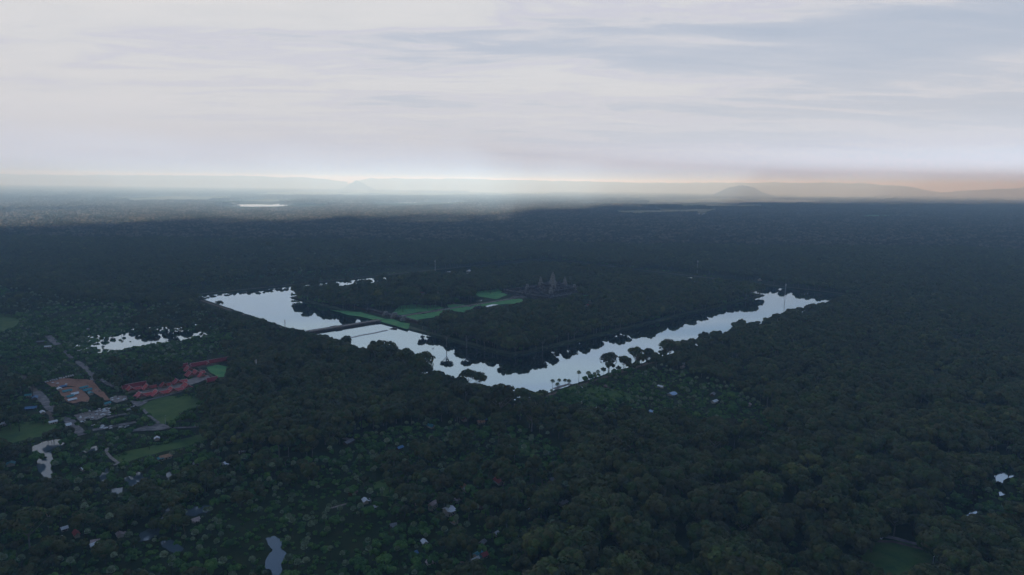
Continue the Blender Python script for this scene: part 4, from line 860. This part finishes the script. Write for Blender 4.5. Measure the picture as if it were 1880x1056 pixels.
HIZ = [[(400, 700), (600, 640), (860, 700), (1000, 740), (900, 780), (640, 800), (560, 860), (420, 830), (380, 760)], [(1060, 800), (1500, 720), (1950, 620), (1950, 1120), (950, 1120)], [(1150, 480), (1200, 560), (900, 640), (760, 600), (900, 560), (1100, 560)]]
def region(x, y):
    u, v, k = proj(x, y, np.zeros(len(x))); r = np.zeros(len(x), int)
    for p in MIDZ: r[inpoly(u, v, p)] = 2
    for p in LOWZ: r[inpoly(u, v, p)] = 1
    return r, u, v
def sample_grid(d0, d1, step, jit=.42, wide=.80, extra=50):
    ks = np.arange(d0, d1, step); X, Y = [], []
    for i, k in enumerate(ks):
        h = k*wide+extra; l = np.arange(-h, h, step)+(step/2 if i % 2 else 0)
        kk = k+NR.uniform(-jit, jit, len(l))*step; ll = l+NR.uniform(-jit, jit, len(l))*step
        X.append(CX+fwd2.x*kk+rt2.x*ll); Y.append(CY+fwd2.y*kk+rt2.y*ll)
    return np.concatenate(X), np.concatenate(Y)
def on_land(x, y, m=4.):
    o = (x > -m) & (x < 1500+m) & (y > -m) & (y < 1300+m); i = (x > 190+m+5) & (x < 1310-m-5) & (y > 190+m+5) & (y < 1110-m-5)
    return ~o | i
def axis_clear(x, y):
    """open ground inside the temple enclosure"""
    return ((x > 640) & (x < 932) & (y > 556) & (y < 757)) | ((x > 186) & (x < 640) & (abs(y-655) < 24)) | ((x > 186) & (x < 262) & (y > 500) & (y < 800))
BAKE = {}
def pixel_free(x, y, z, k, tol=1):
    """how many of nine points over the crown fall on open ground as seen"""
    h = z; R = k; cnt = np.zeros(len(x), int)
    for fz in (.35, .7, 1.0):
        for fl in (-.75, 0, .75):
            u, v, d = proj(x+rt2.x*R*fl, y+rt2.y*R*fl, h*fz)
            ui = np.clip(np.round(u).astype(int), 0, 1879); vi = np.clip(np.round(v).astype(int), 0, 1055)
            ok = (u > 0) & (u < 1880) & (v > 0) & (v < 1056); cnt += ok & MASK[vi, ui] & (d < DEPTH[vi, ui])
    return cnt <= tol
def vnoise(x, y, sc, seed):
    g = np.random.default_rng(seed); T = g.uniform(0, 1, (64, 64)); X, Y = x/sc, y/sc; i, j = np.floor(X).astype(int), np.floor(Y).astype(int); fx, fy = X-i, Y-j
    fx = fx*fx*(3-2*fx); fy = fy*fy*(3-2*fy); q = lambda a, b: T[a % 64, b % 64]
    return (q(i, j)*(1-fx)+q(i+1, j)*fx)*(1-fy)+(q(i, j+1)*(1-fx)+q(i+1, j+1)*fx)*fy

def scatter():
    """returns rows: kind, variant, x, y, scale, rot"""
    rows = []
    X, Y = sample_grid(380, 3600, 11.2, extra=140)
    keep = on_land(X, Y, 2.) & ~axis_clear(X, Y); X, Y = X[keep], Y[keep]
    r, u, v = region(X, Y); n = len(X); vn = vnoise(X, Y, 60, 1); vn2 = vnoise(X, Y, 210, 2); rr = NR.uniform(0, 1, n); r2 = NR.uniform(0, 1, n); r3 = NR.uniform(0, 1, n)
    hi = np.zeros(n, bool)
    for p in HIZ: hi |= inpoly(u, v, p)
    dist = np.hypot(X-CX, Y-CY)
    kind = np.zeros(n, int)                                 # 0 broad 1 low 2 palm 3 tall 4 bush
    low = (r == 1)
    kind[low] = 1; kind[low & (rr < .10+.42*vn)] = 2; kind[low & (rr > .80)] = 4
    kind[low & (vn2 > .62) & (rr > .45) & (rr < .8)] = 0
    mid = r == 2; kind[mid & (rr < .55)] = 1; kind[mid & (rr > .93)] = 2
    hm = (r == 0) & (rr < .03) & (dist < 2200); kind[hm] = 3
    fr = (r == 0) & (rr > .9); kind[fr] = 1
    drop = (r == 0) & (kind == 0) & (r2 < .36)
    drop |= low & (vnoise(X, Y, 45, 5) > .78)
    base = np.array([1.12, 1., .95, .95, 1.])[kind]; sc = base*(.55+.75*r3); sc[hi & (kind == 0)] *= 1.12
    sc[(r == 0) & ~hi & (kind == 0)] *= .92
    sc[(kind == 0)] *= (.82+.4*vn2[kind == 0])
    sc[low & (kind == 0)] *= .75
    isl = (X > 185) & (X < 1315) & (Y > 185) & (Y < 1115); sc[isl & (kind == 0)] *= 1.22; sc[isl & (r == 2)] *= 1.1
    nb_ = (Y > 1295) & (Y < 1460) & (X > -80) & (X < 950); sc[nb_] *= .5
    ok = ~drop; X, Y, kind, sc = X[ok], Y[ok], kind[ok], sc[ok]; n = len(X)
    sets = [BROAD, LOWT, PALM, TALL, BUSH]; var = NR.integers(0, 1000, n)
    RR = np.zeros(n); HH = np.zeros(n)
    for k, s in enumerate(sets):
        m = kind == k; var[m] %= len(s); RR[m] = np.array([t[2] for t in s])[var[m]]; HH[m] = np.array([t[3] for t in s])[var[m]]
    done = np.zeros(n, bool); fin = sc.copy()
    for q in (1., .72, .5):
        t = ~done; f = pixel_free(X[t], Y[t], HH[t]*sc[t]*q, RR[t]*sc[t]*q, 1); idx = np.where(t)[0][f]; fin[idx] = sc[idx]*q; done[idx] = True
    for i in np.where(done)[0]: rows.append((kind[i], var[i], X[i], Y[i], fin[i], NR.uniform(0, 6.28)))
    # undergrowth between low trees
    X, Y = sample_grid(420, 1500, 7.5); r, u, v = region(X, Y); k = on_land(X, Y) & (r == 1) & (NR.uniform(0, 1, len(X)) < .6) & ~axis_clear(X, Y); X, Y = X[k], Y[k]
    f = pixel_free(X, Y, np.full(len(X), 2.5), np.full(len(X), 2.), 0)
    for x, y in zip(X[f], Y[f]): rows.append((4, rnd.randrange(4), x, y, rnd.uniform(.5, 1.25), rnd.uniform(0, 6.28)))
    return rows

# trees that stand out one by one: kind, variant, base u, base v, top v
SPECIAL = [(3, 3, 919, 775, 706), (3, 1, 976, 792, 738), (3, 0, 915, 816, 776), (3, 1, 1123, 866, 806), (3, 4, 1310, 846, 786), (3, 2, 1463, 754, 722), (3, 0, 56, 1016, 936),
           (3, 2, 275, 706, 664), (3, 0, 282, 706, 668), (3, 2, 225, 704, 668), (3, 4, 420, 664, 622), (3, 2, 1608, 978, 925), (3, 0, 1641, 988, 935), (3, 4, 1521, 988, 900), (3, 1, 1512, 955, 898),
           (3, 4, 820, 637, 603), (3, 4, 857, 638, 606), (3, 4, 984, 643, 610), (3, 4, 996, 643, 612), (3, 2, 637, 650, 616), (3, 4, 403, 572, 551), (3, 1, 1117, 684, 648), (3, 4, 1144, 682, 652),
           (3, 3, 1166, 676, 637), (3, 0, 1190, 668, 640), (3, 1, 1229, 662, 624), (0, 3, 690, 672, 625), (3, 1, 708, 676, 628), (3, 1, 775, 702, 648), (3, 3, 745, 690, 640),
           (3, 4, 243, 690, 660), (3, 0, 210, 688, 655), (3, 1, 1690, 745, 705), (3, 4, 1880-60, 830, 790), (3, 2, 495, 468, 442), (3, 4, 545, 455, 437), (3, 3, 860, 720, 678), (3, 0, 880, 722, 684),
           (2, 1, 1014, 721, 696), (2, 3, 1026, 720, 695), (2, 0, 1023, 722, 702), (2, 1, 1037, 717, 695), (2, 0, 1044, 716, 696), (2, 3, 1062, 708, 680), (2, 3, 1097, 706, 679), (2, 1, 1091, 705, 683), (2, 0, 1080, 704, 681),
           (2, 1, 1376, 778, 755), (2, 1, 1211, 766, 745), (2, 3, 282, 905, 880), (2, 0, 260, 908, 884)]
REGN = {'bl': 'at the lower left', 'bm': 'at the bottom centre', 'br': 'at the lower right', 'ml': 'on the left', 'mm': 'near the middle', 'mr': 'on the right'}
def where(u, v):
    h = 'left' if u < 500 else ('centre' if u < 1050 else 'right'); return h
def place_trees():
    sets = [BROAD, LOWT, PALM, TALL, BUSH]; rows = scatter(); sp = []
    for k, vr, u, vb, vt in SPECIAL:
        x, y = at(u, vb); lo, hi = 2., 60.
        for _ in range(30):
            m = (lo+hi)/2; _, vv, _ = proj(x, y, m)
            if vv > vt: lo = m
            else: hi = m
        sp.append((k, vr, x, y, m/sets[k][vr][3], rnd.uniform(0, 6.28)))
    # nearer the special trunks, remove what hides them
    A = np.array([(r[0], r[1], r[2], r[3], r[4], r[5]) for r in rows]); keep = np.ones(len(A), bool)
    for (k, vr, u, vb, vt), s in zip(SPECIAL, sp):
        d = np.hypot(A[:, 2]-s[2], A[:, 3]-s[3]); tw = Vector((CX-s[2], CY-s[3])).normalized(); f = (A[:, 2]-s[2])*tw.x+(A[:, 3]-s[3])*tw.y; side = abs((A[:, 2]-s[2])*tw.y-(A[:, 3]-s[3])*tw.x)
        keep &= ~((d < 6*(k == 3)+3) | ((side < 5) & (f > 0) & (f < (16 if k == 3 else 10))))
    A = A[keep]
    u, v, kk = proj(A[:, 2], A[:, 3], np.full(len(A), 12.)); vis = (u > 8) & (u < 1872) & (v < 1046) & (v > 0)
    size = np.zeros(len(A))
    for k, s in enumerate(sets):
        m = A[:, 0] == k; size[m] = np.array([t[2] for t in s])[A[m, 1].astype(int)]*A[m, 4]/kk[m]
    taken = np.zeros(len(A), bool)
    def top(mask, n):
        i = np.where(mask & vis)[0]; i = i[np.argsort(-size[i])][:n]; taken[i] = True; return i
    ib = top((A[:, 0] == 0) | (A[:, 0] == 1), 290); ip = top(A[:, 0] == 2, 200); it = top(A[:, 0] == 3, 60)
    protos = {}
    def put(k, vr, x, y, sc, rot, name, label, cat, group):
        key = (k, vr, name)
        if key not in protos:
            root = empty(name, (x, y, 0), rot); cr = bpy.data.objects.new('crown', sets[k][vr][0]); C.objects.link(cr); cr.parent = root
            tr = bpy.data.objects.new('trunk', sets[k][vr][1]); C.objects.link(tr); tr.parent = root; protos[key] = root
        else: root = copy_tree(protos[key])
        root.location = (x, y, 0); root.rotation_euler = (0, 0, rot); root.scale = (sc, sc, sc)
        for a in ('label', 'category', 'group'):
            if a in root: del root[a]
        tag(root, label, cat, group); return root
    bl = ['rounded billowing', 'tall domed', 'broad spreading', 'narrow upright', 'wide flat topped', 'high rounded', 'small rounded', 'full rounded', 'very broad low domed']
    for i in ib:
        k, vr, x, y, sc, rot = A[i]; k, vr = int(k), int(vr); w = where(u[i], v[i])
        t = {'left': 'at the lower left by the flooded plots', 'centre': 'at the bottom centre around the village', 'right': 'in the closed forest at the lower right'}[w]
        if k == 0: put(k, vr, x, y, sc, rot, 'broadleaf_tree', f'{bl[vr]} dark green tree {t}', 'tree', f'{bl[vr]} trees {t}')
        else: put(k, vr, x, y, sc, rot, 'broadleaf_tree', f'small bright green bushy tree {t}', 'tree', f'small bushy trees {t}')
    for i in ip:
        k, vr, x, y, sc, rot = A[i]; w = where(u[i], v[i]); z = 'near the bottom edge' if v[i] > 930 else ('among the village plots' if v[i] > 800 else 'in the upper part of the palm groves')
        put(2, int(vr), x, y, sc, rot, 'palm_tree', f'pale round headed fan palm {z} on the {w}', 'palm tree', f'fan palms {z} on the {w}')
    for i in it:
        k, vr, x, y, sc, rot = A[i]; w = where(u[i], v[i]); z = 'near the bottom edge' if v[i] > 880 else ('in the middle forest' if v[i] > 700 else 'in the distant forest')
        put(3, int(vr), x, y, sc, rot, 'emergent_tree', f'tall pale trunked tree above the canopy {z} on the {w}', 'tree', f'tall emergent trees {z} on the {w}')
    lab = ['tallest pale trunked tree just below the near corner of the moat', 'forked pale trunked tree right of the tallest one below the moat corner', 'slim bare trunked tree below and left of the forked one', 'umbrella crowned tree with bare lower trunk right of the bottom village', 'wide thin crowned tree with a visible trunk above the lower right forest',
           'grey thin crowned tree at the right end of the palm grove', 'huge grey crowned tree with pale trunk at the bottom left corner', 'left of the two white trunked trees behind the red pavilions', 'right of the two white trunked trees behind the red pavilions', 'pale trunked tree left above the long low red roof',
           'bare grey tree at the far end of the long red roof', 'left of two tall pale trunked trees above the lower right road', 'right of two tall pale trunked trees above the lower right road', 'pale trunked tree left of the lower right field', 'sparse pale branched tree above and left of the lower right road',
           'white trunked tree leaning on the island bank left of its corner', 'second pale trunk on the island bank left of its corner', 'left of a pair of thin pale trunks right of the island corner', 'right of a pair of thin pale trunks right of the island corner', 'thin dark tree standing against the water below the floating bridge',
           'lone tree against the bright north west water', 'flat topped tree standing out against the water above the palm row', 'second flat topped tree against the water right of the palm row', 'large airy tree against the water right of the palm row', 'small dense tree beside the large airy one on the south bank',
           'broad airy tree rising over the south moat bank', 'dark rounded tree on the west bank beside the water', 'wide airy crowned tree overlapping the water below the floating bridge', 'airy dark tree at the lower tip of the west bank forest', 'dark airy tree between two others on the lower west bank',
           'dark tall tree above the red pavilions on the left', 'leftmost tall tree above the orange yard', 'grey domed tree in the right hand forest', 'grey tree at the right edge of the forest', 'pale emergent tree in the distant left forest', 'small pale emergent tree beyond the distant clearing', 'tree at the near bank just left of the moat corner', 'tree on the near bank at the moat corner']
    for j, (s, q) in enumerate(zip(sp, SPECIAL)):
        k, vr, x, y, sc, rot = s
        if k == 2:
            put(k, vr, x, y, sc, rot, 'palm_tree', ('fan palm in the row silhouetted against the moat corner water' if q[3] < 725 else ('fan palm standing in the flooded plots at lower left' if q[2] < 400 else 'solitary fan palm at the edge of the south grove')), 'palm tree', 'row of palms by the moat corner' if q[3] < 725 else ('palms in the flooded plots' if q[2] < 400 else 'solitary palms of the south grove'))
        else: put(k, vr, x, y, sc, rot, 'broadleaf_tree' if k == 0 else 'emergent_tree', lab[j], 'tree', None)
    rest = A[~taken]
    return rest

def gn_scatter(name, protos, rows, label=None):
    """rows: proto index, x, y, z, scale, rot"""
    col = bpy.data.collections.new(name+'_kinds')
    for i, me in enumerate(protos):
        o = bpy.data.objects.new('%s_%03d' % (name, i), me); col.objects.link(o)
    R_ = np.array(rows, 'f'); n = len(R_); me = bpy.data.meshes.new(name); me.vertices.add(n); me.vertices.foreach_set('co', R_[:, 1:4].reshape(-1))
    for nm, tp, c in (('idx', 'INT', R_[:, 0].astype('i')), ('scl', 'FLOAT', R_[:, 4]), ('rot', 'FLOAT', R_[:, 5])):
        a = me.attributes.new(nm, tp, 'POINT'); a.data.foreach_set('value', np.ascontiguousarray(c))
    o = bpy.data.objects.new(name, me); C.objects.link(o)
    ng = bpy.data.node_groups.new(name, 'GeometryNodeTree'); ng.interface.new_socket('Geometry', in_out='INPUT', socket_type='NodeSocketGeometry'); ng.interface.new_socket('Geometry', in_out='OUTPUT', socket_type='NodeSocketGeometry')
    gi, go = ng.nodes.new('NodeGroupInput'), ng.nodes.new('NodeGroupOutput'); ip = ng.nodes.new('GeometryNodeInstanceOnPoints'); ci = ng.nodes.new('GeometryNodeCollectionInfo')
    ci.inputs[0].default_value = col; ci.inputs['Separate Children'].default_value = True; ci.inputs['Reset Children'].default_value = True
    def attr(nm, tp):
        a = ng.nodes.new('GeometryNodeInputNamedAttribute'); a.data_type = tp; a.inputs[0].default_value = nm; return a.outputs[0]
    cr = ng.nodes.new('ShaderNodeCombineXYZ'); ng.links.new(attr('rot', 'FLOAT'), cr.inputs[2]); cs = ng.nodes.new('ShaderNodeCombineXYZ'); s = attr('scl', 'FLOAT')
    for i in range(3): ng.links.new(s, cs.inputs[i])
    ip.inputs['Pick Instance'].default_value = True
    ng.links.new(gi.outputs[0], ip.inputs['Points']); ng.links.new(ci.outputs[0], ip.inputs['Instance']); ng.links.new(attr('idx', 'INT'), ip.inputs['Instance Index'])
    ng.links.new(cr.outputs[0], ip.inputs['Rotation']); ng.links.new(cs.outputs[0], ip.inputs['Scale']); ng.links.new(ip.outputs[0], go.inputs[0])
    md = o.modifiers.new('scatter', 'NODES'); md.node_group = ng
    return tag(o, kind='stuff')

def grove(seed, tile, n, per, size, rmin, rmax, jit=.4):
    """a tile of many small crowns, for far woodland"""
    g = gen(seed); Q, T = [], []; s = tile/math.sqrt(n); i = 0
    for a in np.arange(-tile/2+s/2, tile/2, s):
        for b in np.arange(-tile/2+s/2, tile/2, s):
            R = g.uniform(rmin, rmax); h = g.uniform(8, 32); c = np.array([a+g.uniform(-.4, .4)*s, b+g.uniform(-.4, .4)*s, h-R*.5]); tone = g.uniform(.15, .85)
            for k in range(3):
                cc = c+np.array([g.uniform(-.5, .5)*R, g.uniform(-.5, .5)*R, g.uniform(-.2, .25)*R]); p, d = blob_points(g, cc, R*g.uniform(.55, .75), per, .9, -.2)
                nn = d+g.normal(size=d.shape)*jit; nn /= np.linalg.norm(nn, axis=1)[:, None]; Q.append(quads(p, nn, size, g)); T.append(np.full(len(p), tone+g.uniform(-.08, .08)))
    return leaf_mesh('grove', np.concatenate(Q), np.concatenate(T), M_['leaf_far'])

rest = place_trees()
protos, base = [], [0]
for s in (BROAD, LOWT, PALM, TALL, BUSH):
    for t in s: protos.append(join_mesh('tree', t[0], t[1]) if t[1] else t[0])
    base.append(len(protos))
fr, pr, ur = [], [], []
for k, vr, x, y, sc, rot in rest:
    k = int(k); (pr if k == 2 else ur if k == 4 else fr).append((base[k]+vr, x, y, 0, sc, rot))
nb = len(protos)
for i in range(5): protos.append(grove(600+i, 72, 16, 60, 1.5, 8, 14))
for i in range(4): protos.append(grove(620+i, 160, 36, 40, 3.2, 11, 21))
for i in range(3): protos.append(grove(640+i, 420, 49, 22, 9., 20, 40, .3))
def far_rows(d0, d1, step, i0, ni, thr, sc=1.):
    X, Y = sample_grid(d0, d1, step, .18, .82, 150); a = vnoise(X, Y, 1500, 21)*.55+vnoise(X, Y, 420, 22)*.45; w_ = vnoise(X, Y, 5200, 23)
    u, v, k = proj(X, Y, np.zeros(len(X))); keep = (a < thr) & on_land(X, Y, 60)
    ui = np.clip(u.astype(int), 0, 1879); vi = np.clip(v.astype(int), 0, 1055); 
    for dv in (-3, -2, -1, 0, 1):
        for du in ((-9, 0, 9) if d0 > 8000 else (-3, 3)): keep &= ~(MASK[np.clip(vi+dv, 0, 1055), np.clip(ui+du, 0, 1879)] & ((vi < 400) | (dv == 0)))
    for x, y in zip(X[keep], Y[keep]): fr.append((i0+rnd.randrange(ni), x, y, 0, sc*rnd.uniform(.9, 1.15), rnd.randrange(4)*math.pi/2+rnd.uniform(-.2, .2)))
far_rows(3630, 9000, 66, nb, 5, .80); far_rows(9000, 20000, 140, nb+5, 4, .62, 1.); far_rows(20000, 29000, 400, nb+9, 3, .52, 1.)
print('instances', len(fr), len(pr), len(ur))
gn_scatter('forest', protos, fr); gn_scatter('palm_grove', protos, pr); gn_scatter('undergrowth', protos, ur)
